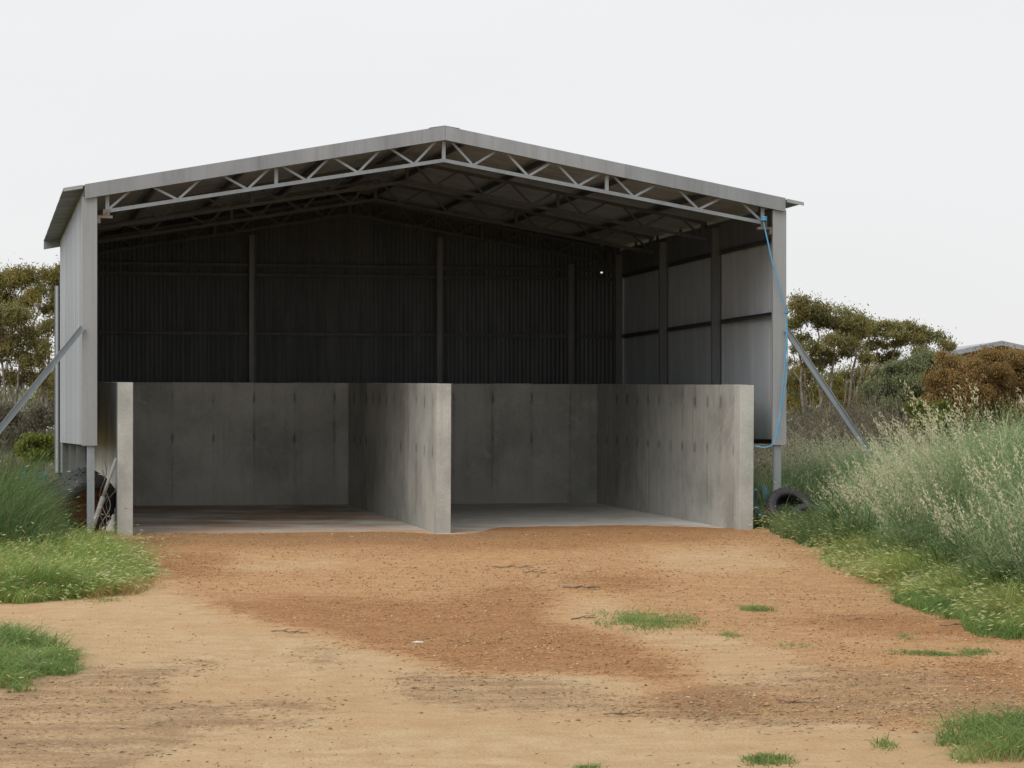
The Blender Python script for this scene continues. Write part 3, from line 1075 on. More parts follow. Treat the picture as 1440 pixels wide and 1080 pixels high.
class Veg:
    def __init__(self): self.V, self.Q, self.M, self.T, self.n = [], [], [], [], 0
    def add(self, V, Q, mi, tint, per):
        self.V.append(V); self.Q.append(Q + self.n); self.M.append(np.full(len(Q), mi)); self.T.append(np.repeat(tint, per)); self.n += len(V)
    def build(self, name, mats, label, kind='stuff', parent=None):
        me = quads_mesh(name, np.concatenate(self.V), np.concatenate(self.Q), mats, np.concatenate(self.M), np.concatenate(self.T))
        o = link(name, me, parent)
        if kind: tag(o, label, kind=kind)
        return o


def grass(name, xy, hmean, hfun, mats, label, width=.009, lean=(.1, .6), droop=(0, .5), az0=None, azs=.9, heads=0.0, head_len=.09, S=3, dry=0.0, hvar=.3, clumpy=0.0):
    N = len(xy)
    if N == 0: return
    z = ground_z(xy[:, 0], xy[:, 1])
    base = np.column_stack([xy, z - .01])
    clump = fbm(xy[:, 0] * 1.6, xy[:, 1] * 1.6, 21, 3)
    h = hmean * (1 + hvar * RNG.normal(size=N) * .6) * (.55 + .9 * clump)
    if clumpy: h = h * (1 - clumpy * .62 * sstep(.62, .30, fbm(xy[:, 0] * 3.6, xy[:, 1] * 3.6, 71, 3)))
    if hfun is not None: h = h * hfun(xy)
    h = np.clip(h, .03, 2.0)
    az = (RNG.random(N) * 2 * pi) if az0 is None else RNG.normal(az0, azs, N)
    ln = RNG.uniform(*lean, N); dr = RNG.uniform(*droop, N)
    tint = np.clip(.5 * RNG.random(N) + .75 * (fbm(xy[:, 0] * .9 + 5, xy[:, 1] * .9, 33, 3) - .15), 0, 1)
    g = Veg()
    V, Q, tip, m = ribbon(base, h, np.full(N, width) * RNG.uniform(.7, 1.4, N), az, ln, dr, S, RNG.random(N) * 2 * pi)
    mi = np.zeros(N, int)
    if dry: mi[RNG.random(N) < dry * (1.6 * fbm(xy[:, 0] * 1.1, xy[:, 1] * 1.1, 77, 3))] = len(mats) - 1
    g.V.append(V); g.Q.append(Q); g.M.append(np.repeat(mi, S)); g.T.append(np.repeat(tint, m)); g.n = len(V)
    if heads:
        k = np.where(RNG.random(N) < heads)[0]
        d = np.column_stack([np.cos(az[k]) * (.5 + dr[k] + ln[k]), np.sin(az[k]) * (.5 + dr[k] + ln[k]), .9 - dr[k] * 1.9]) + RNG.normal(size=(len(k), 3)) * .15
        L = head_len * RNG.uniform(.7, 1.3, len(k))
        d /= np.linalg.norm(d, axis=1, keepdims=True)
        V, Q = cards(tip[k] + d * (L * .4)[:, None], L, np.full(len(k), head_len * .2), d)
        g.add(V, Q, 1, RNG.random(len(k)), 4)
    return g.build(name, mats, label)


def oats(name, xy, hmean, hfun, label, az0=None, dens_leaf=1.0, mats=None):
    mats = mats or [M['oat'], M['oat_head'], M['plume']]
    N = len(xy)
    z = ground_z(xy[:, 0], xy[:, 1])
    base = np.column_stack([xy, z - .01])
    clump = fbm(xy[:, 0] * 1.1, xy[:, 1] * 1.1, 121, 3)
    cl2 = sstep(.28, .70, clump)
    h = hmean * (1 + .13 * RNG.normal(size=N)) * (.50 + .66 * cl2) * hfun(xy)
    h = np.clip(h, .15, 1.9)
    az = RNG.random(N) * 2 * pi if az0 is None else RNG.normal(az0, 1.0, N)
    g = Veg()
    tint = np.clip(.45 * RNG.random(N) + .9 * (fbm(xy[:, 0] * .8, xy[:, 1] * .8, 55, 3) - .2), 0, 1)
    V, Q, tip, m = ribbon(base, h, RNG.uniform(.005, .009, N), az, RNG.uniform(.05, .4, N), RNG.uniform(.0, .28, N), 4, RNG.random(N) * 2 * pi)
    g.add(V, Q, 0, tint, m)
    for rep in range(3):                                   # leaves
        t = RNG.uniform(.05, .65, N)
        b2 = base + np.column_stack([np.cos(az) * .12 * t, np.sin(az) * .12 * t, h * t])
        V, Q, _, m = ribbon(b2, h * RNG.uniform(.20, .42, N), RNG.uniform(.010, .024, N), RNG.random(N) * 2 * pi, RNG.uniform(.3, 1.0, N), RNG.uniform(.3, 1.0, N), 3)
        g.add(V, Q, 0, np.clip(tint + RNG.normal(size=N) * .12, 0, 1), m)
    patch = fbm(xy[:, 0] * 1.3, xy[:, 1] * 1.3, 141, 3)
    k = np.where(RNG.random(N) < .24)[0]
    for rep in range(6):                                   # loose green panicles
        t = RNG.random(len(k)) ** .8
        off = RNG.normal(size=(len(k), 3)) * np.array([.035, .035, .02])
        c = tip[k] - np.column_stack([np.cos(az[k]) * .07 * t, np.sin(az[k]) * .07 * t, .22 * t]) + off
        d = np.column_stack([np.cos(az[k]) * .5, np.sin(az[k]) * .5, np.full(len(k), -1.0)]) + RNG.normal(size=(len(k), 3)) * .35
        V, Q = cards(c, RNG.uniform(.020, .034, len(k)), RNG.uniform(.006, .010, len(k)), d)
        g.add(V, Q, 1, RNG.random(len(k)), 4)
    k = np.where((RNG.random(N) < .34 * sstep(.50, .70, patch)) & (h > .5))[0]     # ripe cream plumes standing above the rest
    lean = np.column_stack([np.cos(az[k]) * .55, np.sin(az[k]) * .55, np.full(len(k), .85)])
    base_p = tip[k] + np.array([0, 0, .02])
    for rep in range(22):
        t = rep / 21
        w = .022 * (1 - t * .7)
        c = base_p + lean * (.24 * t - .05) + RNG.normal(size=(len(k), 3)) * w
        V, Q = cards(c, RNG.uniform(.026, .042, len(k)), RNG.uniform(.009, .014, len(k)), lean + RNG.normal(size=(len(k), 3)) * .4)
        g.add(V, Q, 2, RNG.random(len(k)), 4)
    return g.build(name, mats, label)


# ---- right side: wild oats and barley grass along the edge of the yard
def h_right(xy):
    x, y = xy[:, 0], xy[:, 1]
    edge = .30 + .7 * np.maximum(sstep(3.6, 5.0, x + (fbm(x, y, 3) - .5) * 1.0), sstep(36.2, 37.6, y) * sstep(3.4, 4.2, x))
    return edge * (.78 + .46 * sstep(31, 25, y)) * (.7 + .3 * sstep(3.8, 5.0, x))


oat_poly = [(4.15, 18.0), (6.0, 18.0), (9.0, 30), (11.5, 46), (6.0, 46), (4.3, 41), (4.28, 38), (4.38, 36.7), (4.2, 33.5), (4.1, 30), (4.35, 27), (4.2, 23)]
xy = scatter(oat_poly, 600)
xy = xy[not_on_shed(xy)]
xy = xy[RNG.random(len(xy)) < np.clip(1.15 - (xy[:, 1] - 24) * .022, .5, 1)]
xy = xy[np.abs(xy[:, 0]) < xy[:, 1] * .2 + .9]
xy = xy[RNG.random(len(xy)) < .35 + .65 * sstep(.3, .6, fbm(xy[:, 0] * 1.1, xy[:, 1] * 1.1, 121, 3))]
oats('wild_oats', xy, 1.38, h_right, 'tall pale wild oats with cream seed heads right of the yard', az0=pi * .95)
bar_poly = [(3.75, 30.0), (3.5, 27), (3.42, 24), (3.36, 21.2), (3.5, 19.3), (3.5, 17.8), (4.6, 16.5), (5.2, 19), (4.9, 24), (4.7, 30.0)]
xy = scatter(bar_poly, 2900); xy = xy[np.abs(xy[:, 0]) < xy[:, 1] * .2 + .6]
grass('barley_grass', xy, .36, lambda q: (.55 + .55 * sstep(3.3, 3.9, q[:, 0])), [M['barley'], M['barley_head'], M['dry']], 'yellow green barley grass with drooping heads edging the yard on the right', .007, (.1, .6), (.2, .9), pi * .98, 1.5, .26, .055, 3, .26, clumpy=1)
xy = scatter([(3.25, 21.8), (3.2, 19.5), (3.3, 17.5), (4.4, 16.5), (4.6, 19), (3.75, 21.8)], 2600); xy = xy[np.abs(xy[:, 0]) < xy[:, 1] * .2 + .5]
grass('short_grass', xy, .16, None, [M['turf']], 'short green grass fringing the barley at the right edge', .0065, (.2, .9), (.1, .6), clumpy=1)
xy = scatter([(3.62, 36.3), (3.6, 31.5), (4.6, 30.5), (5.2, 36.5), (4.4, 36.2)], 1000)
grass('rank_grass', xy, .42, None, [M['grass_dark'], M['barley_head'], M['dry']], 'dark green rank grass round the tyres at the right post', .009, (.2, .8), (.2, .8), None, .9, .2, .06, 3, .1, clumpy=1)
q = [S(9.62, .1), S(9.86, .1), S(9.95, 5), S(9.62, 5)]
xy = scatter([(p.x, p.y) for p in q], 700)
grass('rank_grass', xy, .85, None, [M['grass_dark']], 'dark grass grown up in the gap beside the right bay wall', .011, (.05, .25), (.0, .3))
q = [S(9.7, .3), S(10.6, -.1), S(11.5, 2.5), S(10.0, 3)]
xy = scatter([(p.x, p.y) for p in q], 500)
grass('rank_grass', xy, .95, None, [M['oat'], M['oat_head']], 'pale green grass standing behind the tyres under the right wall', .010, (.05, .4), (.0, .4), None, .9, .2, .06)

m = np.concatenate([RNG.normal(size=(420, 2)) * tr_ * .5 + np.array([tx, ty]) for (tx, ty, tr_) in
                    ((4.25, 21.5, .35), (4.35, 23.6, .4), (4.2, 26.2, .35), (4.1, 29.3, .4), (4.6, 20.2, .4), (4.3, 32.5, .4), (5.2, 29.0, .5))])
grass('rank_grass', m, .66, None, [M['grass_dark'], M['oat_head']], 'broad leaved dark green clumps among the oats', .017, (.2, .9), (.1, .8), None, .9, .05, .06, 4)

# ---- left side
def h_left(xy):
    return .20 + .85 * sstep(-.171, -.198, xy[:, 0] / xy[:, 1])


xy = scatter([(-8.2, 26), (-4.6, 26.2), (-4.9, 29), (-5.45, 33.0), (-6.3, 35.6), (-9, 36.5)], 950); xy = xy[not_on_shed(xy)]
xy = xy[np.abs(xy[:, 0]) < xy[:, 1] * .2 + .9]
grass('rank_grass', xy, 1.15, h_left, [M['grass_dark'], M['oat_head'], M['dry']], 'tall dark green grass at the left corner of the shed', .010, (.1, .5), (.1, .6), 0.2, 1.4, .02, .06, 4, .05, clumpy=1)
xy = scatter([(-7.2, 20.9), (-4.3, 21.0), (-3.45, 21.9), (-3.55, 24.5), (-3.95, 26.5), (-4.9, 30.0), (-6, 29.5), (-8, 27)], 2500); xy = xy[np.abs(xy[:, 0]) < xy[:, 1] * .2 + .6]
grass('barley_grass', xy, .43, lambda q: .45 + .55 * sstep(-3.4, -4.3, q[:, 0]), [M['barley'], M['barley_head'], M['dry']], 'bright green barley grass bent by wind left of the yard', .007, (.1, .7), (.2, .9), -.1, 1.3, .22, .055, 3, .14, clumpy=.8)
xy = scatter([(-3.3, 24.2), (-3.25, 22.2), (-3.55, 21.4), (-3.8, 22)], 900)
grass('dry_grass', xy, .15, None, [M['dry']], 'straw coloured dry grass tip of the left grass bed', .006, (.3, 1.0), (.1, .7))
xy = scatter([(-4.6, 13.2), (-2.75, 13.8), (-2.55, 15.4), (-2.9, 16.6), (-3.4, 18.0), (-4.6, 18.2)], 3400); xy = xy[np.abs(xy[:, 0]) < xy[:, 1] * .2 + .5]
grass('short_grass', xy, .19, lambda q: .5 + .5 * sstep(-2.5, -3.0, q[:, 0]), [M['turf'], M['barley_head'], M['dry']], 'dark green grass patch at the left foreground edge', .006, (.3, 1.2), (.2, .9), None, .9, .02, .04, 3, .06, clumpy=1)
xy = scatter([(1.95, 11.4), (1.88, 12.0), (2.25, 12.4), (3.3, 12.4), (3.3, 11.0), (2.15, 11.0)], 2800)
grass('short_grass', xy, .18, lambda q: .45 + .65 * sstep(1.7, 2.3, q[:, 0]), [M['turf'], M['barley_head'], M['dry']], 'dark green grass patch at the right foreground corner', .005, (.3, 1.2), (.2, .9), None, .9, .03, .04, 3, .08, clumpy=1)


def tuft(px0, px1, py, h, n, label, depth=.5):
    x0, y0 = site(px0, py); x1, _ = site(px1, py)
    m = RNG.normal(size=(n, 2)) * np.array([(x1 - x0) * .24, depth * .3]) + np.array([(x0 + x1) / 2, y0])
    m = m[np.abs(m[:, 0] - (x0 + x1) / 2) < (x1 - x0) * .55]
    m = m[fbm(m[:, 0] * 6, m[:, 1] * 3, 5, 3) > .36]
    grass('grass_tuft', m, h, None, [M['turf'], M['dry']], label, .0055, (.3, 1.4), (.0, .6), dry=.12, clumpy=1)


tuft(840, 985, 872, .085, 2300, 'low green grass patch right of the middle of the yard', 1.4)
tuft(1255, 1405, 921, .06, 1300, 'long thin green grass patch near the right edge', .45)
tuft(1040, 1092, 857, .06, 320, 'small grass tuft on gravel right of the green patch', .5)
tuft(1008, 1045, 893, .05, 220, 'small tuft below the green patch')
tuft(1045, 1115, 1068, .06, 700, 'sparse grass tuft on the nearest sand left of the corner patch', .35)
tuft(1255, 1285, 897, .05, 130, 'tiny grass tuft above the thin patch')
tuft(1370, 1405, 908, .04, 120, 'tiny tuft at the right of the thin patch')
tuft(1080, 1150, 910, .035, 160, 'faint grass shoots on the pale sand')
tuft(1225, 1265, 1048, .05, 150, 'few grass shoots left of the corner patch', .3)
tuft(800, 850, 1078, .04, 130, 'few grass shoots on the nearest pale sand', .2)
tuft(120, 175, 846, .07, 260, 'small green tuft in front of the left grass bed')

# ------------------------------------------------------------------ stones, stalks and twigs on the yard
n = 130000
Y = 10.6 + (36 - 10.6) * RNG.random(n) ** 1.1; X = (RNG.random(n) * 2 - 1) * (Y * .2 + .3)
px = X / Y * F_PX + 720; py = H_CAM * F_PX / Y + HOR
dens = np.zeros(n)
for k in range(4):
    j = RNG.normal(size=(2, n)) * np.array([[22], [8]])
    dens += in_poly(px + j[0], py + j[1], GRAVEL) * .25
    for q in SANDY: dens -= .2 * in_poly(px + j[0], py + j[1], q)
    for q in LITTER[:6]: dens += .1 * in_poly(px + j[0], py + j[1], q)
for q in RED: dens += .5 * in_poly(px, py, q)
dens = np.clip(dens * .6, .05, 1) * np.clip(3.0 * fbm(X * 1.1, Y * .7, 91, 4) - .75, .06, 1)
u, v = shed_uv(X, Y)
keep = (RNG.random(n) < dens) & ~((v > lap_edge(u)) & (u > .3)) & (X < 3.6)
X, Y = X[keep], Y[keep]; n = len(X)
r = np.clip(RNG.lognormal(-5.32, .40, n), .0022, .015) * (1 + .012 * (Y - 12))
octv = np.array([(1, 0, 0), (0, 1, 0), (-1, 0, 0), (0, -1, 0), (0, 0, 1), (0, 0, -1)], float)
ang = RNG.random(n) * 2 * pi
P = octv[None] * r[:, None, None] * (RNG.uniform(.6, 1.25, (n, 6, 1))) * np.array([1.25, .95, .62])
ca, sa = np.cos(ang)[:, None], np.sin(ang)[:, None]
P = np.stack([P[..., 0] * ca - P[..., 1] * sa, P[..., 0] * sa + P[..., 1] * ca, P[..., 2]], -1)
P += np.stack([X, Y, ground_z(X, Y) + r * .25], -1)[:, None, :]
tri = np.array([(0, 1, 4), (1, 2, 4), (2, 3, 4), (3, 0, 4), (1, 0, 5), (2, 1, 5), (3, 2, 5), (0, 3, 5)])
F = (np.arange(n)[:, None, None] * 6 + tri[None]).reshape(-1, 3)
me = bpy.data.meshes.new('gravel_stones')
me.vertices.add(n * 6); me.vertices.foreach_set('co', P.astype(np.float32).ravel())
me.loops.add(len(F) * 3); me.loops.foreach_set('vertex_index', F.astype(np.int32).ravel())
me.polygons.add(len(F)); me.polygons.foreach_set('loop_start', np.arange(0, len(F) * 3, 3, dtype=np.int32)); me.polygons.foreach_set('loop_total', np.full(len(F), 3, np.int32))
me.materials.append(M['pebble'])
a = me.attributes.new('tint', 'FLOAT', 'POINT'); a.data.foreach_set('value', np.repeat(RNG.random(n), 6).astype(np.float32))
me.update(calc_edges=True)
tag(link('gravel', me), 'loose red ironstone gravel scattered over the yard', kind='stuff')

n = 42000
Y = 10.6 + (24 - 10.6) * RNG.random(n); X = (RNG.random(n) * 2 - 1) * (Y * .2 + .2)
px = X / Y * F_PX + 720; py = H_CAM * F_PX / Y + HOR
dens = np.full(n, .035)
jj = RNG.normal(size=(2, n)) * np.array([[28], [9]])
for q in LITTER[:7]: dens += .8 * in_poly(px + jj[0], py + jj[1], q)
dens *= np.clip(3.2 * fbm(X * 1.2, Y * 2.2, 191, 4) - 1.1, .02, 1)
keep = (RNG.random(n) < dens) & (X < 3.3); X, Y = X[keep], Y[keep]; n = len(X)
az = RNG.random(n) * 2 * pi
c = np.column_stack([X, Y, ground_z(X, Y) + .006])
V, Q = cards(c, RNG.uniform(.012, .06, n), RNG.uniform(.003, .007, n), np.column_stack([np.cos(az), np.sin(az), RNG.normal(size=n) * .12]))
g = Veg(); g.add(V, Q, 0, RNG.random(n), 4); g.build('leaf_litter', [M['litter']], 'dead stalks and leaf litter washed over the sand')


def twig(px, py, L, ang, label, r=.010, seed=0):
    rr = random.Random(seed); x, y = site(px, py)
    z = float(ground_z(np.array([x]), np.array([y]))[0])
    r *= .72
    t = empty('twig', (x, y, z + r), (0, 0, ang)); tag(t, label, 'twig', 'twigs lying on the yard')
    b = MB(); pts = [(-L / 2 + L * i / 6, rr.uniform(-.02, .02), rr.uniform(0, .015)) for i in range(7)]
    b.tube(pts, [r * (1.1 - .1 * i) for i in range(7)], 6); b.build('stem', M['twig'], t)
    for k in range(2):
        i = 2 + 2 * k; b = MB(); p0 = Vector(pts[i]); s = rr.choice((-1, 1))
        b.tube([p0, p0 + Vector((L * .12, s * L * .10, .015)), p0 + Vector((L * .22, s * L * .24, .02))], [r * .6, r * .5, r * .3], 5); b.build('branchlet', M['twig'], t)


twig(722, 800, .42, .05, 'thin forked twig lying on the gravel in front of the middle wall', .012, 1)
twig(752, 805, .26, -.3, 'short twig just right of the forked twig in front of the middle wall', .012, 2)
twig(818, 830, .34, -.12, 'dark thick twig above the pale sand patch', .016, 3)
twig(820, 868, .22, .5, 'small twig at the edge of the pale sand left of the green patch', .009, 4)
twig(407, 890, .26, -.1, 'twig lying on the pale sand left of the gravel tongue', .009, 5)
twig(1213, 873, .32, -.2, 'curved thin twig on red gravel near the right grass', .007, 6)
twig(1350, 884, .30, .02, 'dark straight twig near the right edge below the barley grass', .009, 7)
twig(1126, 988, .24, -.4, 'dark twig in the litter band at the bottom right', .009, 8)
twig(878, 1006, .22, .3, 'small grey twig in the litter band below the middle', .008, 9)
b = MB(); x, y = site(588, 905); b.tube([(x - .04, y, .008), (x - .01, y - .03, .012), (x + .03, y - .02, .01), (x + .045, y + .01, .008)], [.005, .008, .008, .005], 6)
tag(b.build('white_shell', mat_plain('bleached_bone', (.7, .64, .55), .1, 30)), 'small curved white bone fragment on the red gravel', 'bone')

# ------------------------------------------------------------------ trees and bushes
def branch_path(a, b, sag, n, rr):
    a, b = Vector(a), Vector(b); L = (b - a).length
    out = []
    j = Vector((rr.uniform(-1, 1), rr.uniform(-1, 1), 0)) * L * sag
    for i in range(n + 1):
        t = i / n
        p = a.lerp(b, t); p.z += L * .10 * sin(pi * t) * (1 if b.z > a.z else 0)
        p += j * sin(pi * t) + Vector((rr.uniform(-1, 1), rr.uniform(-1, 1), rr.uniform(-1, 1))) * L * .018 * (0 < i < n)
        out.append(p)
    return out


def tree(name, px, Y, clusters, stems, leaf, bark, label, group, leaves=1500, seed=0, leaf_len=.12, leaf_w=.036, trunk_r=.07, cat='tree', up=False, depth=.8):
    """clusters: (px, py, half width px, half height px) as seen at distance Y; every clump gets its own depth"""
    rr = random.Random(seed); rng = np.random.default_rng(seed + 100)
    k = Y / F_PX
    bx = (px - 720) * k
    t = empty(name, (bx, Y, 0)); tag(t, label, cat, group)
    cl = []
    for (cx, cy, rx, rz) in clusters:
        cl.append((np.array([(cx - px) * k, rr.uniform(-depth, depth), H_CAM + (HOR - cy) * k]), rx * k, rz * k))
    tr = MB()
    ends = []
    for s in stems:                                   # (foot px, top px, top py, radius factor)
        f0 = Vector(((s[0] - px) * k, rr.uniform(-.15, .15), -.1))
        e0 = Vector(((s[1] - px) * k, rr.uniform(-.3, .3) * depth, H_CAM + (HOR - s[2]) * k))
        pth = branch_path(f0, e0, .05, 9, rr)
        r0 = trunk_r * s[3]
        tr.tube(pth, [r0 * (1 - .6 * i / 9) for i in range(10)], 7)
        ends.append(pth)
    V, Qs, T, nv = [], [], [], 0
    for (c, rx, rz) in cl:
        best = min(((p, i) for pth in ends for i, p in enumerate(pth) if i >= 4), key=lambda q: (q[0] - Vector(c)).length + max(0, q[0].z - c[2] + .2) * 2)[0]
        sub = max(9, int(16 * rx / .5 * .7))
        bp = branch_path(best, Vector(c) - Vector((0, 0, rz * .5)), .06, 5, rr)
        tr.tube(bp, [trunk_r * .38 * (1 - .5 * i / 5) for i in range(6)], 5)
        n = int(leaves * (2.0 if up else 2.1) * (rx / .6) * (.6 + rz / 1.2)); rx *= 1.16 if up else 1.22; rz *= 1.16 if up else 1.45
        dirs = rng.normal(size=(sub, 3)); dirs /= np.linalg.norm(dirs, axis=1, keepdims=True)
        dirs[:, 2] = dirs[:, 2] if up else np.abs(dirs[:, 2]) * 1.0 - .38
        sc = c + dirs * np.array([rx, rx * .85, rz]) * rng.uniform(.12, 1.0, (sub, 1)) ** .45
        for q in sc[: max(4, sub // 2)]:
            tr.tube([bp[-1], (bp[-1] + Vector(q)) / 2 + Vector((0, 0, -.03)), Vector(q)], [trunk_r * .15, trunk_r * .10, trunk_r * .05], 4, False)
        w = rng.integers(0, sub, n)
        sz = rng.uniform(.6, 1.4, sub)[w][:, None] * np.where(rng.random(n) < .04, 1.5, 1.0)[:, None]
        P = sc[w] + rng.normal(size=(n, 3)) * np.array([rx * .21, rx * .21, rz * (.21 if up else .26)]) * sz
        d = rng.normal(size=(n, 3)) * .6 + (np.array([0, 0, 1.0]) if up else np.array([0, 0, -.55]))
        L = leaf_len * rng.uniform(.6, 1.3, n)
        dn = d / np.linalg.norm(d, axis=1, keepdims=True)
        r3 = rng.normal(size=(n, 3)); s_ = np.cross(dn, r3); s_ /= np.linalg.norm(s_, axis=1, keepdims=True)
        Wd = leaf_w * rng.uniform(.7, 1.3, n)
        vv = np.stack([P - dn * L[:, None] / 2, P + s_ * Wd[:, None] / 2, P + dn * L[:, None] / 2, P - s_ * Wd[:, None] / 2], 1).reshape(-1, 3)
        V.append(vv); Qs.append(np.arange(n * 4).reshape(-1, 4) + nv); nv += n * 4
        subt = rng.random(sub)
        T.append(np.repeat(np.clip(.45 * rng.random(n) + .55 * subt[w], 0, 1), 4))
    tr.build('trunk', bark, t)
    link('crown', quads_mesh('crown', np.concatenate(V), np.concatenate(Qs), [leaf], None, np.concatenate(T)), t)
    return t


GT = 'gum trees behind the shed'
tree('gum_tree', 1172, 86, [(1130, 490, 16, 10), (1168, 506, 16, 9), (1196, 486, 14, 9), (1216, 508, 13, 8), (1140, 515, 12, 8), (1135, 447, 18, 11), (1163, 455, 16, 9), (1190, 460, 16, 9), (1122, 430, 17, 12), (1147, 439, 22, 12), (1177, 444, 22, 13), (1205, 453, 19, 11), (1114, 462, 14, 12), (1174, 483, 22, 12), (1153, 495, 14, 9), (1202, 468, 18, 10), (1128, 478, 11, 8), (1190, 497, 12, 7)],
     [(1150, 1124, 460, .9), (1158, 1150, 460, .8), (1168, 1178, 470, 1), (1176, 1205, 468, .9), (1140, 1112, 490, .7), (1152, 1160, 500, .5), (1146, 1126, 515, .4), (1172, 1196, 500, .4), (1180, 1222, 510, .4), (1160, 1140, 520, .35)],
     M['gum_leaf'], M['bark'], 'tall spreading gum tree just right of the shed corner', GT, 1250, 1)
tree('gum_tree', 1240, 92, [(1240, 505, 14, 8), (1262, 500, 12, 7), (1290, 496, 12, 7), (1256, 470, 18, 9), (1296, 468, 16, 9), (1220, 458, 16, 9), (1233, 486, 18, 11), (1244, 461, 21, 9), (1269, 461, 17, 9), (1285, 478, 18, 10), (1308, 476, 19, 11), (1327, 489, 12, 8), (1262, 484, 10, 6), (1222, 470, 12, 8)],
     [(1215, 1235, 490, .8), (1222, 1265, 475, .9), (1232, 1300, 490, .7), (1205, 1222, 480, .7), (1226, 1282, 500, .4), (1218, 1252, 510, .4), (1236, 1318, 510, .35), (1210, 1200, 520, .35)],
     M['gum_leaf'], M['bark'], 'flat topped gum tree whose crown reaches toward the distant house', GT, 1250, 2)
tree('gum_tree', 1130, 105, [(1150, 560, 22, 14), (1115, 570, 20, 12), (1185, 562, 22, 12), (1120, 545, 22, 20), (1138, 530, 20, 16), (1170, 540, 18, 14), (1112, 520, 16, 14)],
     [(1128, 1120, 545, .8), (1134, 1140, 535, .7), (1150, 1168, 545, .6)], M['gum_leaf_gold'], M['bark'], 'small yellowish gum seen between the trunks right of the shed', GT, 1000, 3)
tree('gum_tree', 1205, 110, [(1215, 562, 22, 12), (1240, 556, 20, 12), (1190, 556, 18, 12), (1198, 528, 18, 12), (1222, 522, 20, 12), (1210, 545, 18, 12), (1238, 538, 16, 12)],
     [(1205, 1200, 535, .7), (1212, 1226, 530, .7)], M['gum_leaf'], M['bark_dark'], 'small dark gum behind the leaning stems, above the grey scrub', GT, 900, 4)
tree('gum_tree', 30, 84, [(30, 432, 20, 12), (76, 436, 18, 12), (2, 425, 18, 12), (14, 395, 30, 16), (45, 388, 28, 14), (72, 402, 24, 18), (60, 420, 20, 14), (95, 392, 20, 14), (-20, 400, 26, 16)],
     [(25, 20, 420, .9), (38, 60, 420, .9), (30, -12, 430, .8), (48, 84, 425, .7)], M['gum_leaf_gold'], M['bark'], 'tall golden tinged gum tree at the left edge behind the shed', GT, 1500, 5)
tree('gum_tree', 20, 78, [(30, 530, 18, 12), (5, 535, 18, 12), (62, 535, 14, 12), (8, 452, 30, 16), (40, 446, 30, 16), (66, 462, 22, 16), (30, 480, 26, 16), (-14, 470, 24, 16), (62, 492, 18, 16), (10, 500, 22, 14), (48, 510, 18, 12)],
     [(15, 0, 480, .9), (22, 35, 475, .9), (30, 62, 500, .8), (42, 66, 480, .8), (8, -15, 500, .7)], M['gum_leaf'], M['bark'], 'lower gum tree with pale forked trunks at the left edge', GT, 1300, 6)
tree('gum_tree', 70, 96, [(60, 540, 18, 18), (82, 530, 18, 18), (100, 520, 18, 20), (75, 560, 18, 14)],
     [(70, 62, 545, .8), (76, 88, 535, .8)], M['gum_leaf'], M['bark_dark'], 'dark small gum beside the left wall of the shed', GT, 900, 7)

BG = 'bushes beyond the oats'
tree('bush', 1385, 60, [(1325, 545, 20, 22), (1343, 518, 24, 20), (1385, 512, 26, 16), (1426, 510, 24, 16), (1362, 550, 22, 22), (1402, 538, 20, 24), (1440, 532, 24, 26), (1318, 582, 22, 22), (1350, 592, 22, 26), (1385, 585, 24, 26), (1425, 580, 24, 28), (1462, 555, 24, 34), (1400, 620, 40, 14), (1330, 620, 34, 14)],
     [(1370, 1350, 560, .8), (1380, 1385, 550, .9), (1392, 1425, 555, .8), (1400, 1455, 570, .7)], M['bush_brown'], M['bark_dark'], 'big rounded rusty brown bush at the right edge below the house', BG, 6500, 8, .065, .026, .06, 'bush', True, .7)
tree('bush', 1275, 70, [(1258, 528, 20, 14), (1288, 514, 24, 14), (1320, 512, 20, 12), (1242, 552, 20, 16), (1278, 548, 22, 18), (1312, 546, 22, 18), (1296, 578, 26, 18), (1250, 582, 22, 16), (1340, 560, 18, 24), (1270, 600, 34, 12)],
     [(1270, 1255, 570, .7), (1280, 1290, 550, .8), (1290, 1320, 555, .7)], M['bush_green'], M['bark_dark'], 'grey green dome shaped bush left of the rusty bush', BG, 5600, 9, .075, .028, .06, 'bush', True, .7)
tree('bush', 1295, 52, [(1290, 577, 16, 9), (1310, 585, 18, 10), (1325, 578, 14, 9), (1300, 598, 20, 10), (1330, 596, 16, 10)],
     [(1305, 1298, 592, .5), (1310, 1325, 590, .5)], M['bush_lime'], M['bark_dark'], 'small bright lime green shrub above the oat heads', BG, 2200, 10, .09, .04, .04, 'bush', True, .3)
tree('bush', 55, 52, [(40, 625, 16, 12), (58, 620, 16, 10), (70, 632, 14, 10), (50, 640, 20, 12)], [(52, 46, 632, .5), (58, 66, 630, .5)],
     M['bush_lime'], M['bark_dark'], 'low lime green shrub left of the shed wall foot', BG, 2200, 11, .08, .04, .04, 'bush', True, .3)
tree('bush', 30, 66, [(10, 590, 26, 18), (45, 595, 24, 16), (-20, 585, 24, 20), (75, 585, 18, 18), (25, 612, 30, 14)], [(25, 12, 595, .6), (32, 46, 595, .6)],
     M['scrub'], M['bark_dark'], 'grey brown scrub bush under the gums at the left edge', BG, 3000, 12, .08, .03, .05, 'bush', True, .4)


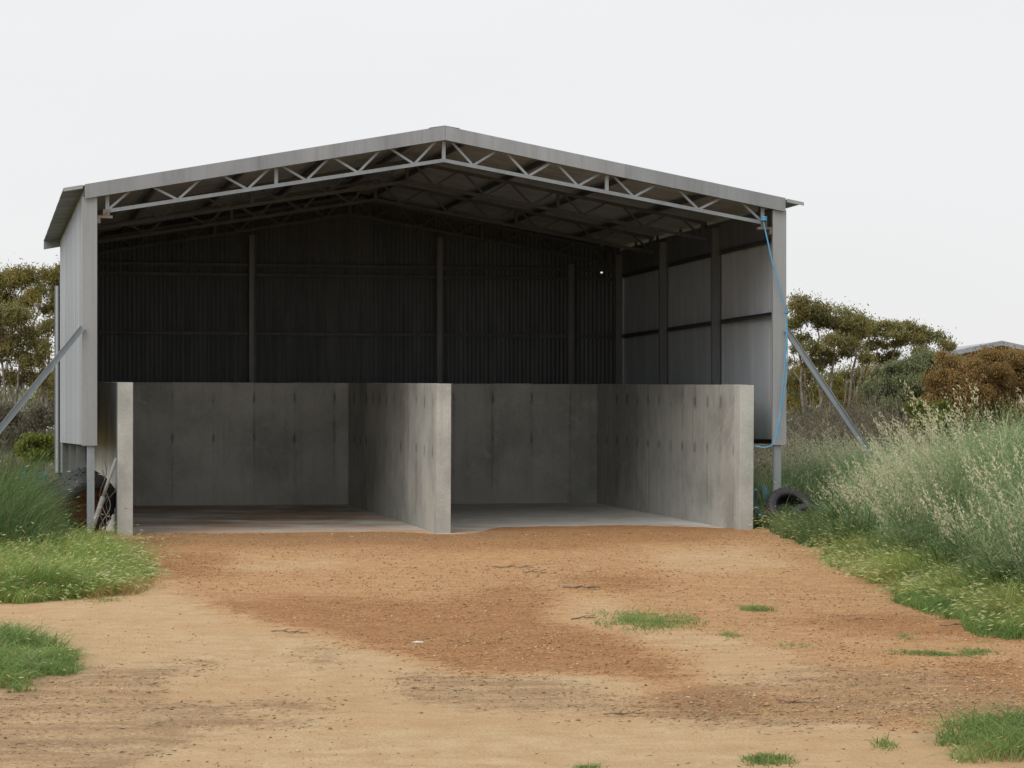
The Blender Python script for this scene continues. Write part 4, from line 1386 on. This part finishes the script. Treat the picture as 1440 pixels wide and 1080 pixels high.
# scrub that reads as one mass between the oats and the trees, and the far wood along the horizon
def mass(name, x0, x1, Ya, Yb, n, hfun, mat, label, ll, lw):
    Yv = RNG.uniform(Ya, Yb, n); X = RNG.uniform(x0, x1, n) * Yv / Yb
    f = fbm(X * .5, Yv * .5, 210, 4)
    top = hfun(X, Yv) * (.45 + 1.1 * f)
    z = top * RNG.random(n) ** .55
    d = RNG.normal(size=(n, 3)) * .5 + np.array([0, 0, 1.0])
    V, Q = cards(np.column_stack([X, Yv, z]), ll * RNG.uniform(.6, 1.4, n), lw * RNG.uniform(.7, 1.3, n), d)
    g = Veg(); g.add(V, Q, 0, np.clip(.4 * RNG.random(n) + .9 * (fbm(X * .7 + 9, Yv * .7, 215, 3) - .2), 0, 1), 4)
    g.build(name, [mat], label)


mass('scrub', 5.0, 17, 50, 72, 90000, lambda X, Y: .9 + 1.0 * sstep(50, 70, Y), M['scrub'], 'low grey brown scrub between the oats and the gum trees', .17, .035)
mass('scrub', -18, -6.0, 52, 76, 60000, lambda X, Y: .5 + .9 * sstep(52, 74, Y), M['scrub'], 'low grey brown scrub below the gums on the left', .17, .035)
mass('far_wood', -70, 90, 190, 215, 150000, lambda X, Y: X * 0 + 5.2, M['bush_green'], 'far off line of low trees along the horizon', .34, .15)
xy = scatter([(-12, 39), (-5.9, 39), (-6.6, 50), (-14, 52)], 180); xy = xy[not_on_shed(xy, .6)]
grass('rank_grass', xy, .35, None, [M['dry'], M['barley_head'], M['barley']], 'dry grassy ground behind the left wall', .016, (.1, .6), (.1, .6), None, .9, 0, .1, 3, .8)

# ------------------------------------------------------------------ the house beyond the bushes
hx, hy = (1405 - 720) / F_PX * 112, 112
hs = empty('house', (hx, hy, 0), (0, 0, radians(4)))
tag(hs, 'distant low house with grey gable roof behind the rusty bush', 'house')
m_brick = mat_plain('house_brick', (.36, .22, .14), .2, 6, .9)
m_roof = mat_metal('house_roof', (.36, .38, .42), (.3, .32, .36), .45, .3, .2)
m_wood = mat_plain('house_trim', (.30, .31, .34), .15, 10, .6)
m_glass = mat_plain('house_glass', (.03, .035, .04), .1, 3, .1, .02)
HW, HL, HE, HR = 2.9, 9.0, 4.72, 5.33
b = MB(); b.box(-HW, HW, 0, HL, -.2, HE)
n0 = len(b.v); b.v += [(-HW, 0.0, HE), (HW, 0.0, HE), (0, 0.0, HR - .03), (-HW, HL, HE), (HW, HL, HE), (0, HL, HR - .03)]
b.f += [(n0, n0 + 1, n0 + 2), (n0 + 3, n0 + 5, n0 + 4), (n0, n0 + 2, n0 + 5, n0 + 3), (n0 + 1, n0 + 4, n0 + 5, n0 + 2)]; b.sm += [False] * 4
b.build('wall', m_brick, hs)
b = MB()
for s in (-1, 1):
    e = HW + .25; ze = HE - .25 * (HR - HE) / HW
    b.hexa([(0, -.4, HR), (s * e, -.4, ze), (s * e, HL + .4, ze), (0, HL + .4, HR), (0, -.4, HR + .08), (s * e, -.4, ze + .08), (s * e, HL + .4, ze + .08), (0, HL + .4, HR + .08)])
ro = b.build('roof', m_roof, hs)
for s in (-1, 1):
    e = HW + .27; ze = HE - .27 * (HR - HE) / HW
    g = MB(); g.hexa([(0, -.44, HR - .12), (s * e, -.44, ze - .12), (s * e, -.405, ze - .12), (0, -.405, HR - .12), (0, -.44, HR + .09), (s * e, -.44, ze + .09), (s * e, -.405, ze + .09), (0, -.405, HR + .09)])
    g.build('barge_board', m_wood, ro)
for wx in (-1.6, 1.2):
    f = MB(); f.box(wx - .65, wx + .65, -.05, -.003, 1.2, 2.6); fo_ = f.build('window', m_wood, hs)
    f = MB(); f.box(wx - .57, wx + .57, -.056, -.051, 1.28, 2.52); f.build('pane', m_glass, fo_)
